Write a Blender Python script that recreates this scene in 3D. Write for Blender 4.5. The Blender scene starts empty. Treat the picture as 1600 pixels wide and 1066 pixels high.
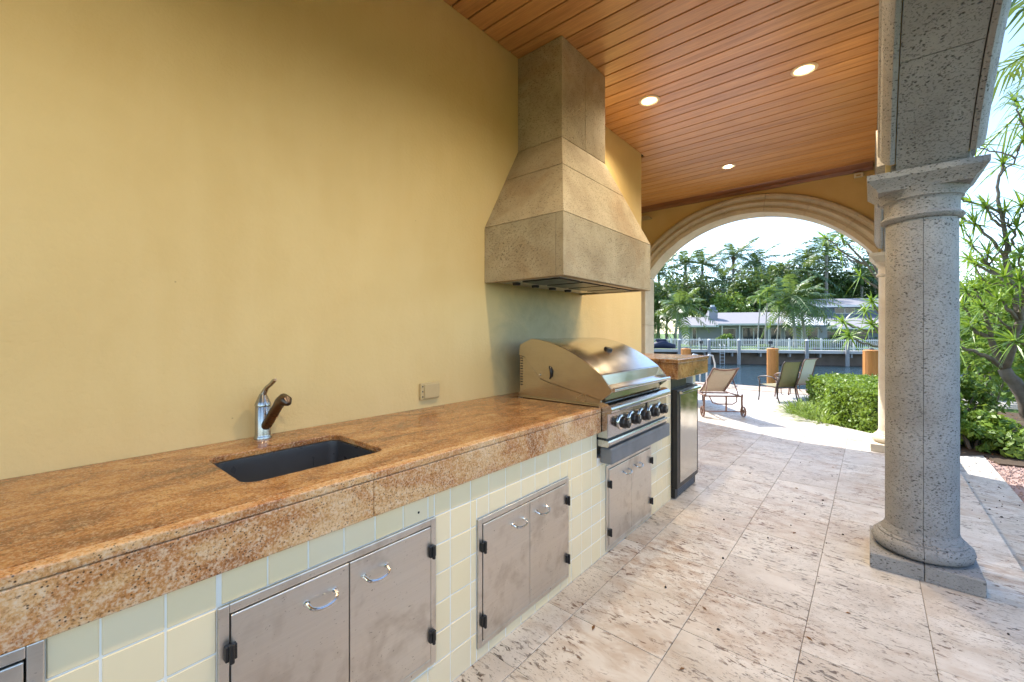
import bpy, bmesh, math, random
import numpy as np
from mathutils import Vector, Matrix
R = math.radians
rnd = random.Random(7)
S = bpy.context.scene
col = S.collection

# ------------------------------------------------------------------ camera, sky, sun, exposure
YAW = 40.28
cam = bpy.data.cameras.new('camera')
cam.lens = 14.895; cam.sensor_width = 36; cam.sensor_fit = 'HORIZONTAL'
cam.shift_y = -0.00875
cam.clip_start = 0.02; cam.clip_end = 3000
camo = bpy.data.objects.new('camera', cam); col.objects.link(camo)
camo.location = (2.0, 0, 1.347); camo.rotation_euler = (R(90), 0, R(YAW))
S.camera = camo

SUN_EL = 47
SUN_AZ = math.atan2(0.34, -0.94)          # direction towards the sun in the xy plane
W = bpy.data.worlds.new('World'); S.world = W; W.use_nodes = True
nt = W.node_tree
sky = nt.nodes.new('ShaderNodeTexSky'); sky.sky_type = 'NISHITA'; sky.sun_disc = False
sky.sun_elevation = R(SUN_EL); sky.sun_rotation = math.pi / 2 - SUN_AZ
sky.air_density = 1.0; sky.dust_density = 0.4; sky.ozone_density = 1.5
bg = nt.nodes['Background']; bg.inputs[1].default_value = 0.13
nt.links.new(sky.outputs[0], bg.inputs[0])
sl = bpy.data.lights.new('sun', 'SUN'); sl.energy = 2.6; sl.angle = R(0.5); sl.color = (1, .95, .86)
so = bpy.data.objects.new('sun', sl); col.objects.link(so)
sd = Vector((math.cos(SUN_AZ) * math.cos(R(SUN_EL)), math.sin(SUN_AZ) * math.cos(R(SUN_EL)), math.sin(R(SUN_EL))))
so.rotation_euler = sd.to_track_quat('Z', 'Y').to_euler(); so.location = (-20, 20, 30)
S.view_settings.view_transform = 'Standard'; S.view_settings.look = 'None'
S.view_settings.exposure = 1.95; S.view_settings.gamma = 1.0
S.render.engine = 'CYCLES'
S.cycles.max_bounces = 7; S.cycles.diffuse_bounces = 4; S.cycles.glossy_bounces = 2; S.cycles.transmission_bounces = 2
S.cycles.transparent_max_bounces = 4; S.cycles.caustics_reflective = False; S.cycles.caustics_refractive = False
S.cycles.use_adaptive_sampling = True; S.cycles.adaptive_threshold = .02; S.cycles.use_denoising = True
LAMP_W = 32.0

# ------------------------------------------------------------------ mesh helpers
class MB:
    def __init__(s): s.v = []; s.f = []
    def add(s, vs, fs):
        b = len(s.v); s.v += [tuple(p) for p in vs]; s.f += [tuple(i + b for i in q) for q in fs]; return s
    def box(s, x0, x1, y0, y1, z0, z1):
        return s.add([(x0,y0,z0),(x1,y0,z0),(x1,y1,z0),(x0,y1,z0),(x0,y0,z1),(x1,y0,z1),(x1,y1,z1),(x0,y1,z1)],
                     [(0,3,2,1),(4,5,6,7),(0,1,5,4),(1,2,6,5),(2,3,7,6),(3,0,4,7)])
    def prism(s, prof, axis, a, b):
        """closed 2-D profile extruded along axis ('x': profile (y,z); 'y': (x,z); 'z': (x,y))"""
        n = len(prof)
        def P(p, t): return {'x': (t, p[0], p[1]), 'y': (p[0], t, p[1]), 'z': (p[0], p[1], t)}[axis]
        vs = [P(p, a) for p in prof] + [P(p, b) for p in prof]
        fs = [tuple(range(n))[::-1], tuple(range(n, 2*n))] + [(i, (i+1) % n, n+(i+1) % n, n+i) for i in range(n)]
        return s.add(vs, fs)
    def lathe(s, prof, c=(0,0,0), n=32, a0=0.0, a1=2*math.pi, axis='z', caps=True):
        full = abs(a1 - a0 - 2*math.pi) < 1e-6
        m = n if full else n + 1
        vs = []; fs = []
        for i in range(m):
            a = a0 + (a1-a0)*i/n; ca, sa = math.cos(a), math.sin(a)
            for r, h in prof:
                p = {'z': (r*ca, r*sa, h), 'x': (h, r*ca, r*sa), 'y': (r*sa, h, r*ca)}[axis]
                vs.append((p[0]+c[0], p[1]+c[1], p[2]+c[2]))
        k = len(prof)
        for i in range(n):
            j = (i+1) % m
            for q in range(k-1):
                fs.append((i*k+q, j*k+q, j*k+q+1, i*k+q+1))
        if full and caps:
            if prof[0][0] > 1e-6: fs.append(tuple(i*k for i in range(m))[::-1])
            if prof[-1][0] > 1e-6: fs.append(tuple(i*k+k-1 for i in range(m)))
        if not full:
            fs.append(tuple(range(k))); fs.append(tuple((m-1)*k+q for q in range(k))[::-1])
        return s.add(vs, fs)
    def tube(s, pts, rad, n=8, cap=True):
        pts = [Vector(p) for p in pts]; m = len(pts)
        if not hasattr(rad, '__len__'): rad = [rad]*m
        vs = []; fs = []; up = None
        for i, p in enumerate(pts):
            d = (pts[min(i+1, m-1)] - pts[max(i-1, 0)]).normalized()
            if up is None:
                up = Vector((0,0,1)) if abs(d.z) < .9 else Vector((1,0,0))
            side = d.cross(up).normalized(); up = side.cross(d).normalized()
            for k in range(n):
                a = 2*math.pi*k/n
                vs.append(p + rad[i]*(math.cos(a)*side + math.sin(a)*up))
        for i in range(m-1):
            for k in range(n):
                fs.append((i*n+k, i*n+(k+1) % n, (i+1)*n+(k+1) % n, (i+1)*n+k))
        if cap: fs.append(tuple(range(n))[::-1]); fs.append(tuple((m-1)*n+k for k in range(n)))
        return s.add(vs, fs)

ORIGIN = {}
def empty(name, loc, label=None, cat=None, group=None):
    o = bpy.data.objects.new(name, None); col.objects.link(o); o.location = loc; o.empty_display_size = .1
    ORIGIN[o.name] = Vector(loc)
    tag(o, label, cat, group); return o
def tag(o, label=None, cat=None, group=None, kind=None):
    if label: o['label'] = label
    if cat: o['category'] = cat
    if group: o['group'] = group
    if kind: o['kind'] = kind
    return o
def mesh_of(name, mb, mat=None, smooth=False, recalc=True):
    me = bpy.data.meshes.new(name); me.from_pydata(mb.v, [], mb.f); me.update()
    if recalc:
        bm = bmesh.new(); bm.from_mesh(me); bmesh.ops.recalc_face_normals(bm, faces=bm.faces[:]); bm.to_mesh(me); bm.free()
    if smooth:
        me.polygons.foreach_set('use_smooth', [True]*len(me.polygons))
        if smooth != 'all':
            me.set_sharp_from_angle(angle=R(40))
    if mat: me.materials.append(mat)
    return me
def obj(name, mb, mat, parent=None, smooth=False, bevel=0, seg=2, recalc=True, at=None):
    """world-space builder -> ONE mesh object; under a parent its vertices are made local to the thing's origin"""
    if parent is not None: org = ORIGIN[parent.name]
    else: org = Vector(at) if at else Vector((0,0,0))
    if org.length > 0: mb.v = [(p[0]-org.x, p[1]-org.y, p[2]-org.z) for p in mb.v]
    me = mesh_of(name, mb, mat, smooth, recalc)
    o = bpy.data.objects.new(name, me); col.objects.link(o)
    if parent is not None: o.parent = parent
    else: o.location = org
    ORIGIN[o.name] = org
    if bevel:
        b = o.modifiers.new('bevel', 'BEVEL'); b.width = bevel; b.segments = seg; b.limit_method = 'ANGLE'; b.angle_limit = R(35)
    return o
def piece(name, me, loc, parent, bevel=0, rot=None):
    """a repeated piece that shares mesh data; loc in world space"""
    o = bpy.data.objects.new(name, me); col.objects.link(o); o.parent = parent
    o.location = Vector(loc) - ORIGIN[parent.name]
    if rot: o.rotation_euler = rot
    if bevel:
        b = o.modifiers.new('bevel', 'BEVEL'); b.width = bevel; b.segments = 1; b.limit_method = 'ANGLE'
    return o
def copy_tree(o, parent=None):
    c = o.copy(); col.objects.link(c); c.parent = parent
    for ch in list(o.children): copy_tree(ch, c)
    return c

# ------------------------------------------------------------------ material helpers
class NT:
    def __init__(s, name):
        s.m = bpy.data.materials.new(name); s.m.use_nodes = True
        s.t = s.m.node_tree; s.b = s.t.nodes['Principled BSDF']; s.out = s.t.nodes['Material Output']
        s._co = None
    def n(s, typ, **kw):
        x = s.t.nodes.new(typ)
        for k, v in kw.items():
            if k.startswith('i_'):
                key = k[2:]; key = int(key) if key.isdigit() else key.replace('_', ' ')
                s.set(x.inputs[key], v)
            else: setattr(x, k, v)
        return x
    def set(s, inp, v):
        if hasattr(v, 'is_output'): s.t.links.new(v, inp)
        elif isinstance(v, tuple) and len(v) == 3 and inp.type == 'RGBA': inp.default_value = (*v, 1)
        else: inp.default_value = v
    def co(s, kind='Object', scale=(1,1,1), loc=(0,0,0), rot=(0,0,0)):
        c = s.n('ShaderNodeTexCoord'); m = s.n('ShaderNodeMapping')
        s.t.links.new(c.outputs[kind], m.inputs[0]); m.inputs['Scale'].default_value = scale
        m.inputs['Location'].default_value = loc; m.inputs['Rotation'].default_value = rot
        return m.outputs[0]
    def world(s, scale=(1,1,1)):
        c = s.n('ShaderNodeNewGeometry'); m = s.n('ShaderNodeMapping'); s.t.links.new(c.outputs['Position'], m.inputs[0])
        m.inputs['Scale'].default_value = scale; return m.outputs[0]
    def noise(s, vec, scale, detail=4, rough=.5, dist=0):
        x = s.n('ShaderNodeTexNoise'); s.t.links.new(vec, x.inputs['Vector'])
        x.inputs['Scale'].default_value = scale; x.inputs['Detail'].default_value = min(detail, 3.5)
        x.inputs['Roughness'].default_value = rough; x.inputs['Distortion'].default_value = dist
        return x.outputs['Fac']
    def vor(s, vec, scale, feat='F1', out='Distance', rand=1):
        x = s.n('ShaderNodeTexVoronoi', feature=feat); s.t.links.new(vec, x.inputs['Vector'])
        x.inputs['Scale'].default_value = scale; x.inputs['Randomness'].default_value = rand
        return x.outputs[out]
    def ramp(s, fac, stops, interp='LINEAR'):
        x = s.n('ShaderNodeValToRGB'); x.color_ramp.interpolation = interp
        e = x.color_ramp.elements
        while len(e) < len(stops): e.new(.5)
        for i, (p, c) in enumerate(stops):
            e[i].position = p; e[i].color = (*c, 1) if isinstance(c, tuple) else (c, c, c, 1)
        s.t.links.new(fac, x.inputs[0]); return x.outputs[0]
    def mix(s, fac, a, b, mode='MIX'):
        x = s.n('ShaderNodeMix', data_type='RGBA', blend_type=mode)
        s.set(x.inputs[0], fac); s.set(x.inputs[6], a); s.set(x.inputs[7], b); return x.outputs[2]
    def math(s, op, a, b=0.0):
        x = s.n('ShaderNodeMath', operation=op); s.set(x.inputs[0], a); s.set(x.inputs[1], b); return x.outputs[0]
    def rand(s):
        return s.n('ShaderNodeObjectInfo').outputs['Random']
    def bump(s, h, strength=.3, dist=.01):
        x = s.n('ShaderNodeBump'); s.t.links.new(h, x.inputs['Height'])
        x.inputs['Strength'].default_value = strength; x.inputs['Distance'].default_value = dist
        s.t.links.new(x.outputs[0], s.b.inputs['Normal']); return x
    def fin(s, **kw):
        for k, v in kw.items(): s.set(s.b.inputs[k.replace('_', ' ')], v)
        return s.m

def jitter(c, k):  # brightness copy of a colour
    return tuple(max(0, min(1, x*k)) for x in c)

def plain(name, c, rough=.5, metal=0, var=.12, scale=8, bump=0, **kw):
    t = NT(name); v = t.world()
    n1 = t.noise(v, scale, 5, .6)
    cc = t.mix(n1, jitter(c, 1-var), jitter(c, 1+var))
    if bump: t.bump(t.noise(v, scale*12, 4, .6), bump, .003)
    rr = t.math('ADD', t.math('MULTIPLY', t.noise(v, scale*2.3, 4), .2), rough-.1)
    return t.fin(Base_Color=cc, Roughness=rr, Metallic=metal, **kw)

def m_stucco():
    t = NT('stucco'); v = t.world()
    a = t.noise(v, 1.1, 5, .6, .4); b = t.noise(t.world((1, 1, .25)), 5, 4, .6)
    c = t.mix(t.ramp(a, [(.3, 0.0), (.72, 1.0)]), (.62, .465, .21), (.69, .545, .27))
    c = t.mix(t.math('MULTIPLY', t.ramp(b, [(.42, 0.0), (.75, 1.0)]), .32), c, (.72, .58, .31))
    # soot and grease left by the grill on the plaster behind it: a stain with an outline of its own
    sx = t.n('ShaderNodeSeparateXYZ'); t.t.links.new(v, sx.inputs[0])
    wob = t.math('MULTIPLY', t.math('SUBTRACT', t.noise(v, 3.2, 5, .65, .8), .5), .9)
    dy = t.math('DIVIDE', t.math('SUBTRACT', sx.outputs[1], 2.78), .72)
    dz = t.math('DIVIDE', t.math('SUBTRACT', sx.outputs[2], 1.28), .52)
    d = t.math('SQRT', t.math('ADD', t.math('MULTIPLY', dy, dy), t.math('MULTIPLY', dz, dz)))
    d = t.math('ADD', d, wob)
    st = t.ramp(d, [(.45, 1.0), (1.05, 0.0)])
    st = t.math('MULTIPLY', st, .72)
    c = t.mix(st, c, t.mix(t.noise(v, 9, 5, .7, .5), (.20, .19, .12), (.42, .39, .25)))
    dots = t.ramp(t.vor(v, 7.5), [(.012, 1.0), (.03, 0.0)])
    c = t.mix(t.math('MULTIPLY', dots, .5), c, (.2, .12, .05))
    h = t.math('ADD', t.noise(v, 55, 4, .6), t.math('MULTIPLY', t.noise(t.world((1, .35, 1)), 16, 4, .55), .8))
    t.bump(h, .35, .006)
    return t.fin(Base_Color=c, Roughness=.62)

def m_coral(name, light, dark, pit=1.0, stain=(.30, .17, .07), st_amt=.5):
    t = NT(name); v = t.world()
    a = t.noise(v, 3.2, 6, .65, .3)
    c = t.mix(t.ramp(a, [(.3, 0.0), (.7, 1.0)]), dark, light)
    blotch = t.ramp(t.noise(v, 2.1, 5, .6, .6), [(.52, 0.0), (.72, 1.0)])
    c = t.mix(t.math('MULTIPLY', blotch, st_amt), c, stain)
    g = t.noise(v, 120, 3, .6)
    c = t.mix(t.math('MULTIPLY', g, .22), c, jitter(light, 1.25))
    vv = t.world((1, 1, 1.7))
    w = t.n('ShaderNodeVectorMath', operation='ADD'); t.t.links.new(vv, w.inputs[0])
    nn = t.n('ShaderNodeTexNoise'); t.t.links.new(vv, nn.inputs['Vector']); nn.inputs['Scale'].default_value = 24
    sc = t.n('ShaderNodeVectorMath', operation='SCALE'); t.t.links.new(nn.outputs['Color'], sc.inputs[0]); sc.inputs['Scale'].default_value = .03
    t.t.links.new(sc.outputs[0], w.inputs[1])
    p1 = t.ramp(t.vor(w.outputs[0], 46), [(.12, 1.0), (.30, 0.0)])
    msk = t.ramp(t.noise(v, 5.5, 3, .6), [(.34, 0.0), (.54, 1.0)])
    p1 = t.math('MULTIPLY', p1, msk)
    p2 = t.ramp(t.noise(t.world((1, 1, 2.2)), 95, 3, .55, .8), [(.34, 1.0), (.42, 0.0)])
    p = t.math('MAXIMUM', p1, t.math('MULTIPLY', p2, .7))
    c = t.mix(t.math('MULTIPLY', p, .78*pit), c, jitter(dark, .22))
    h = t.math('SUBTRACT', t.math('MULTIPLY', t.noise(v, 90, 3), .25), t.math('MULTIPLY', p, 1.0))
    t.bump(h, .7, .006)
    return t.fin(Base_Color=c, Roughness=.78)

def m_travertine(name, a0, a1):
    t = NT(name); v = t.world(); r = t.rand()
    off = t.n('ShaderNodeVectorMath', operation='ADD'); t.t.links.new(v, off.inputs[0])
    cx = t.n('ShaderNodeCombineXYZ'); t.set(cx.inputs[0], t.math('MULTIPLY', r, 37.0)); t.set(cx.inputs[1], t.math('MULTIPLY', r, 91.0)); t.t.links.new(cx.outputs[0], off.inputs[1])
    o = off.outputs[0]
    def mp(vec, sc, rz):
        m = t.n('ShaderNodeMapping'); t.t.links.new(vec, m.inputs[0]); m.inputs['Scale'].default_value = sc; m.inputs['Rotation'].default_value = (0, 0, rz); return m.outputs[0]
    a = t.noise(mp(o, (.6, 1, 1), .3), 3.4, 4, .65, .5)
    c = t.mix(t.ramp(a, [(.32, 0.0), (.66, 1.0)]), a0, a1)
    c = t.mix(t.math('MULTIPLY', t.ramp(r, [(.55, 0.0), (1.0, 1.0)]), .30), c, (.44, .33, .23))
    c = t.mix(t.math('MULTIPLY', t.ramp(r, [(.0, 1.0), (.35, 0.0)]), .45), c, (.74, .72, .68))
    big = t.noise(v, 1.3, 4, .7, .6)
    rust = t.ramp(big, [(.46, 0.0), (.70, 1.0)])
    veil = t.ramp(t.noise(mp(o, (.7, 1.3, 1), .25), 9, 4, .65, .6), [(.44, 0.0), (.66, 1.0)])
    c = t.mix(t.math('MULTIPLY', t.math('MULTIPLY', rust, veil), .85), c, (.33, .18, .085))
    c = t.mix(t.math('MULTIPLY', veil, .28), c, (.42, .34, .27))
    s2 = mp(o, (.75, 1.9, 1), .22)
    p = t.ramp(t.noise(s2, 26, 4, .66, .7), [(.38, 1.0), (.45, 0.0)])
    p = t.math('MULTIPLY', p, t.ramp(t.noise(o, 4.4, 3, .6), [(.42, 0.0), (.56, 1.0)]))
    q = t.ramp(t.noise(s2, 75, 3, .6, .5), [(.33, 1.0), (.40, 0.0)])
    q = t.math('MULTIPLY', q, t.ramp(t.noise(v, 2.0, 3, .6), [(.38, 0.0), (.54, 1.0)]))
    pits = t.math('MAXIMUM', p, t.math('MULTIPLY', q, .9))
    c = t.mix(t.math('MULTIPLY', pits, .90), c, t.mix(t.ramp(big, [(.4, 0.0), (.6, 1.0)]), (.075, .055, .042), (.13, .055, .022)))
    t.bump(t.math('SUBTRACT', t.math('MULTIPLY', a, .25), pits), .5, .004)
    rr = t.math('ADD', .34, t.math('MULTIPLY', a, .25))
    return t.fin(Base_Color=c, Roughness=rr)

def m_granite(name, light):  # light: brighter palette of the same stone for its lit front
    t = NT(name); v = t.world()
    w = t.world((1.5, .55, 1.2))
    a = t.noise(w, 4.6, 5, .72, 1.1)
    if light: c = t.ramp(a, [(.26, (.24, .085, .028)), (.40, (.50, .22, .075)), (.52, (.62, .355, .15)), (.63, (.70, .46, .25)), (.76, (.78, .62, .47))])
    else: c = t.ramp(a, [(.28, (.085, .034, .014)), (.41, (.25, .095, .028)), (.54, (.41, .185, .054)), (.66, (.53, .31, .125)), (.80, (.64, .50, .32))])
    m1 = t.noise(v, 48, 4, .7)
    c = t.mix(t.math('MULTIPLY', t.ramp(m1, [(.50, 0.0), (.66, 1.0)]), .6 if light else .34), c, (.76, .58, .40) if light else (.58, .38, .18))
    c = t.mix(t.math('MULTIPLY', t.ramp(m1, [(.32, 1.0), (.46, 0.0)]), .5), c, (.34, .15, .05) if light else (.15, .055, .018))
    f = t.noise(v, 150, 3, .65)
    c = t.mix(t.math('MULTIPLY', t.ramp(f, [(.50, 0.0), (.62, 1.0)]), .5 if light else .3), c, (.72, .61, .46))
    c = t.mix(t.math('MULTIPLY', t.ramp(f, [(.34, 1.0), (.44, 0.0)]), .6), c, (.13, .06, .025))
    d = t.ramp(t.vor(v, 120), [(.14, 1.0), (.30, 0.0)])
    d = t.math('MULTIPLY', d, t.ramp(t.noise(v, 18, 3), [(.44, 0.0), (.53, 1.0)]))
    c = t.mix(t.math('MULTIPLY', d, .9), c, (.03, .02, .015))
    return t.fin(Base_Color=c, Roughness=.17, Specular_IOR_Level=.5)

def m_wood(name, c0, c1, dirx=True, coat=.5, rough=.36, var=.35):
    t = NT(name); r = t.rand()
    base = t.world((.35, 6, 6) if dirx else (6, 6, .35))
    off = t.n('ShaderNodeVectorMath', operation='ADD'); t.t.links.new(base, off.inputs[0])
    cx = t.n('ShaderNodeCombineXYZ'); t.set(cx.inputs[0], t.math('MULTIPLY', r, 53.0)); t.set(cx.inputs[2], t.math('MULTIPLY', r, 17.0)); t.t.links.new(cx.outputs[0], off.inputs[1])
    g = t.noise(off.outputs[0], 3.2, 6, .6, .9)
    f = t.noise(off.outputs[0], 24, 4, .6, .2)
    c = t.mix(t.ramp(g, [(.3, 0.0), (.7, 1.0)]), c0, c1)
    c = t.mix(t.math('MULTIPLY', t.ramp(f, [(.35, 1.0), (.6, 0.0)]), .35), c, jitter(c0, .5))
    c = t.mix(t.math('MULTIPLY', r, var), c, jitter(c1, 1.2))
    t.bump(f, .12, .002)
    return t.fin(Base_Color=c, Roughness=rough, Coat_Weight=coat, Coat_Roughness=.22)

def m_steel(name, c=(.60, .58, .56), rough=.32, brush=(1, 1, 60), rust=.35, aniso=0):
    t = NT(name); v = t.world()
    b = t.noise(t.world(brush), 3, 3, .6)
    cc = t.mix(b, jitter(c, .90), jitter(c, 1.06))
    r = t.ramp(t.noise(v, 6, 6, .7, .4), [(.50, 0.0), (.74, 1.0)])
    cc = t.mix(t.math('MULTIPLY', r, rust), cc, (.27, .20, .15))
    sp = t.ramp(t.noise(t.world((1, 1, 2.2)), 70, 4, .65, .5), [(.28, 1.0), (.34, 0.0)])
    cc = t.mix(t.math('MULTIPLY', sp, rust*1.6), cc, (.09, .06, .04))
    rr = t.math('ADD', rough, t.math('MULTIPLY', t.math('SUBTRACT', t.noise(v, 4, 5), .5), .25))
    t.bump(b, .05, .001)
    return t.fin(Base_Color=cc, Metallic=1.0, Roughness=rr)

def m_leaf(name, c0, c1, trans=.35, rough=.45, scale=3):
    t = NT(name); v = t.world()
    n1 = t.noise(v, scale, 3); n2 = t.noise(v, scale*9, 2)
    f = t.math('ADD', t.math('MULTIPLY', n1, .55), t.math('MULTIPLY', n2, .45))
    c = t.mix(t.ramp(f, [(.33, 0.0), (.66, 1.0)]), c0, c1)
    t.fin(Base_Color=c, Roughness=rough, Specular_IOR_Level=.4)
    tr = t.n('ShaderNodeBsdfTranslucent'); t.set(tr.inputs[0], t.mix(.5, c, (.35, .45, .05), 'MIX'))
    mx = t.n('ShaderNodeMixShader'); mx.inputs[0].default_value = trans
    t.t.links.new(t.b.outputs[0], mx.inputs[1]); t.t.links.new(tr.outputs[0], mx.inputs[2]); t.t.links.new(mx.outputs[0], t.out.inputs[0])
    return t.m

def m_water():
    t = NT('canal_water'); v = t.world((1, 1.6, 1))
    h = t.math('ADD', t.noise(v, 1.5, 5, .6, .3), t.math('MULTIPLY', t.noise(v, 7, 3), .35))
    t.bump(h, .9, .16)
    return t.fin(Base_Color=(.010, .030, .040), Roughness=.05, IOR=1.33)

def m_glow(name, c, e):
    t = NT(name); t.fin(Base_Color=c, Emission_Color=c, Emission_Strength=e); return t.m

M = dict(
    stucco=m_stucco(),
    hoodstone=m_coral('hood_coral_stone', (.50, .425, .295), (.31, .24, .15), .85, (.30, .165, .065), .6),
    colstone=m_coral('column_coral_stone', (.36, .362, .366), (.245, .243, .24), 1.2, (.21, .18, .14), .3),
    archstone=m_coral('arch_cast_stone', (.62, .55, .44), (.48, .41, .31), .35, (.40, .30, .19), .3),
    floor=m_travertine('travertine', (.50, .465, .42), (.69, .665, .63)),
    joint=plain('joint_mortar', (.22, .18, .14), .9),
    granite=m_granite('granite_top', False), granitelit=m_granite('granite_lit_front', True),  # one stone, two copies: darker top, front lightened as if lit from outside
    wood=m_wood('ceiling_cedar', (.47, .20, .055), (.70, .36, .125)),
    trimwood=m_wood('trim_cedar', (.20, .07, .02), (.30, .11, .03)),
    dark=plain('dark_gap', (.02, .014, .01), .9),
    tile=None, grout=plain('white_grout', (.88, .86, .80), .8, var=.04),
    steel=m_steel('door_stainless', (.74, .70, .65), .37, rust=.45),
    steel2=m_steel('grill_stainless', (.66, .65, .62), .17, (40, 1, 1), .12),
    steelside=m_steel('grill_side_stainless', (.50, .44, .35), .24, (1, 1, 40), .30),
    chrome=m_steel('chrome', (.72, .70, .68), .10, (1, 1, 1), .15),
    pewter=m_steel('aged_pewter', (.40, .40, .39), .26, (1, 1, 1), .35),
    bronze=m_steel('tarnished_bronze', (.115, .09, .078), .28, (1, 1, 1), .30),
    black=plain('black_plastic', (.012, .012, .014), .35, var=.3),
    sink=plain('sink_composite', (.032, .037, .047), .30, var=.25, bump=.05),
    ledge=plain('slate_ledge', (.17, .18, .20), .5, var=.3, bump=.2),
    white=plain('white_plastic', (.74, .72, .66), .45, var=.06),
    outlet=plain('outlet_cover', (.52, .41, .22), .4, var=.1),
    bulb=m_glow('lamp_glow', (1.0, .80, .50), 14.0),
    reflector=m_glow('lamp_reflector', (1.0, .66, .30), 1.0),
    trim=plain('lamp_trim', (.72, .60, .44), .35, var=.05),
    piling=m_wood('piling_orange', (.36, .135, .025), (.52, .22, .05), False, .1, .6),
    greywood=m_wood('weathered_grey_wood', (.20, .19, .185), (.36, .35, .34), False, 0, .8),
    concrete=plain('concrete', (.42, .40, .38), .85, var=.2, scale=2, bump=.3),
    wetwall=plain('seawall_stained', (.14, .10, .075), .8, var=.5, scale=1.5, bump=.3),
    deck=m_wood('dock_boards', (.34, .24, .17), (.52, .40, .31), True, 0, .8),
    whitepaint=plain('white_paint', (.62, .62, .62), .5, var=.05),
    houseblue=plain('house_blue_grey', (.13, .16, .21), .8, var=.1, scale=1),
    housewall=plain('house_pale_grey', (.26, .27, .30), .8, var=.12, scale=1),
    roof=plain('pale_roof', (.27, .255, .27), .85, var=.15, scale=3, bump=.3),
    glass=plain('window_glass', (.03, .04, .05), .08, var=.2),
    trunk=plain('palm_trunk', (.30, .28, .25), .85, var=.3, scale=4, bump=.4),
    bark=plain('grey_bark', (.17, .14, .115), .88, var=.6, scale=14, bump=.8),
    shaft=plain('crownshaft', (.14, .24, .07), .5, var=.2),
    royal=m_leaf('royal_palm_leaf', (.028, .066, .034), (.085, .155, .070), .25, .4, .6),
    coco=m_leaf('coconut_leaf', (.045, .095, .040), (.13, .20, .07), .3, .4, .8),
    pale=m_leaf('pale_leaf', (.09, .17, .035), (.20, .30, .06), .35, .45, 1.2),
    mid=m_leaf('broad_leaf', (.032, .075, .020), (.085, .15, .04), .25, .5, .7),
    deep=m_leaf('deep_leaf', (.018, .045, .016), (.050, .095, .032), .2, .5, .7),
    yellow=m_leaf('yellow_leaf', (.35, .26, .02), (.52, .42, .05), .3),
    brown=m_leaf('dead_frond', (.16, .10, .065), (.30, .20, .15), .15),
    red=m_leaf('red_flower', (.40, .02, .07), (.60, .06, .15), .2),
    hedge=m_leaf('hedge_leaf', (.085, .16, .018), (.25, .37, .05), .35, .45, 6),
    strap=m_leaf('strap_leaf', (.10, .20, .02), (.26, .40, .05), .4, .35, 5),
    lily=m_leaf('lily_leaf', (.13, .21, .04), (.34, .45, .10), .35, .4, 6),
    agave=m_leaf('blue_green_leaf', (.06, .13, .11), (.14, .24, .19), .2, .4, 6),
    litterleaf=m_leaf('dry_leaf', (.10, .045, .018), (.28, .13, .05), .1, .6, 20),
    seed=plain('dark_berry', (.018, .013, .011), .5, var=.3),
    gravel=plain('pink_gravel', (.36, .25, .22), .85, var=.6, scale=40),
    soil=plain('garden_soil', (.075, .05, .032), .95, var=.5, scale=6, bump=.5),
    grass=plain('lawn', (.10, .17, .03), .9, var=.5, scale=3, bump=.4),
    sling=plain('beige_sling', (.52, .42, .31), .7, var=.08, scale=30),
    slingolive=plain('olive_sling', (.27, .23, .12), .7, var=.1, scale=30),
    slingsunlit=plain('sunlit_sling', (.66, .64, .60), .7, var=.06, scale=30),  # sunlight on the second chair put into its cloth colour
    frame=plain('bronze_frame', (.19, .10, .07), .42, var=.2),
    framedk=plain('dark_frame', (.055, .035, .025), .42, var=.2),
    navy=plain('navy_cover', (.015, .02, .05), .6, var=.3),
    water=m_water(),
    lampgrey=plain('lantern_grey', (.10, .11, .12), .5),
)
def m_tile():
    t = NT('cream_wall_tile'); r = t.rand(); v = t.world()
    c = t.mix(t.noise(v, 7, 3), (.88, .72, .43), (.93, .79, .53))
    c = t.mix(t.math('MULTIPLY', r, .5), c, (.88, .77, .57))
    t.bump(t.noise(v, 14, 3), .12, .004)
    return t.fin(Base_Color=c, Roughness=.22)
M['tile'] = m_tile()
# sling chairs let some light through

# ================================================================== THE SETTING
def sheet(name, pts, z, mat, thick=None, kind='structure', parent=None):
    mb = MB()
    if thick: mb.prism(pts, 'z', z-thick, z)
    else: mb.add([(x, y, z) for x, y in pts], [tuple(range(len(pts)))])
    o = obj(name, mb, mat, parent)
    if parent is None: tag(o, kind=kind)
    return o
# land on the near bank: grass and garden soil behind a seawall
sheet('ground', [(-60,-45),(60,-45),(60,21),(3.3,21),(3.0,11.9),(-60,11.9)], -.17, M['grass'], 2.2)
sheet('water', [(-900,-900),(900,-900),(900,900),(-900,900)], -1.42, M['water'])

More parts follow.
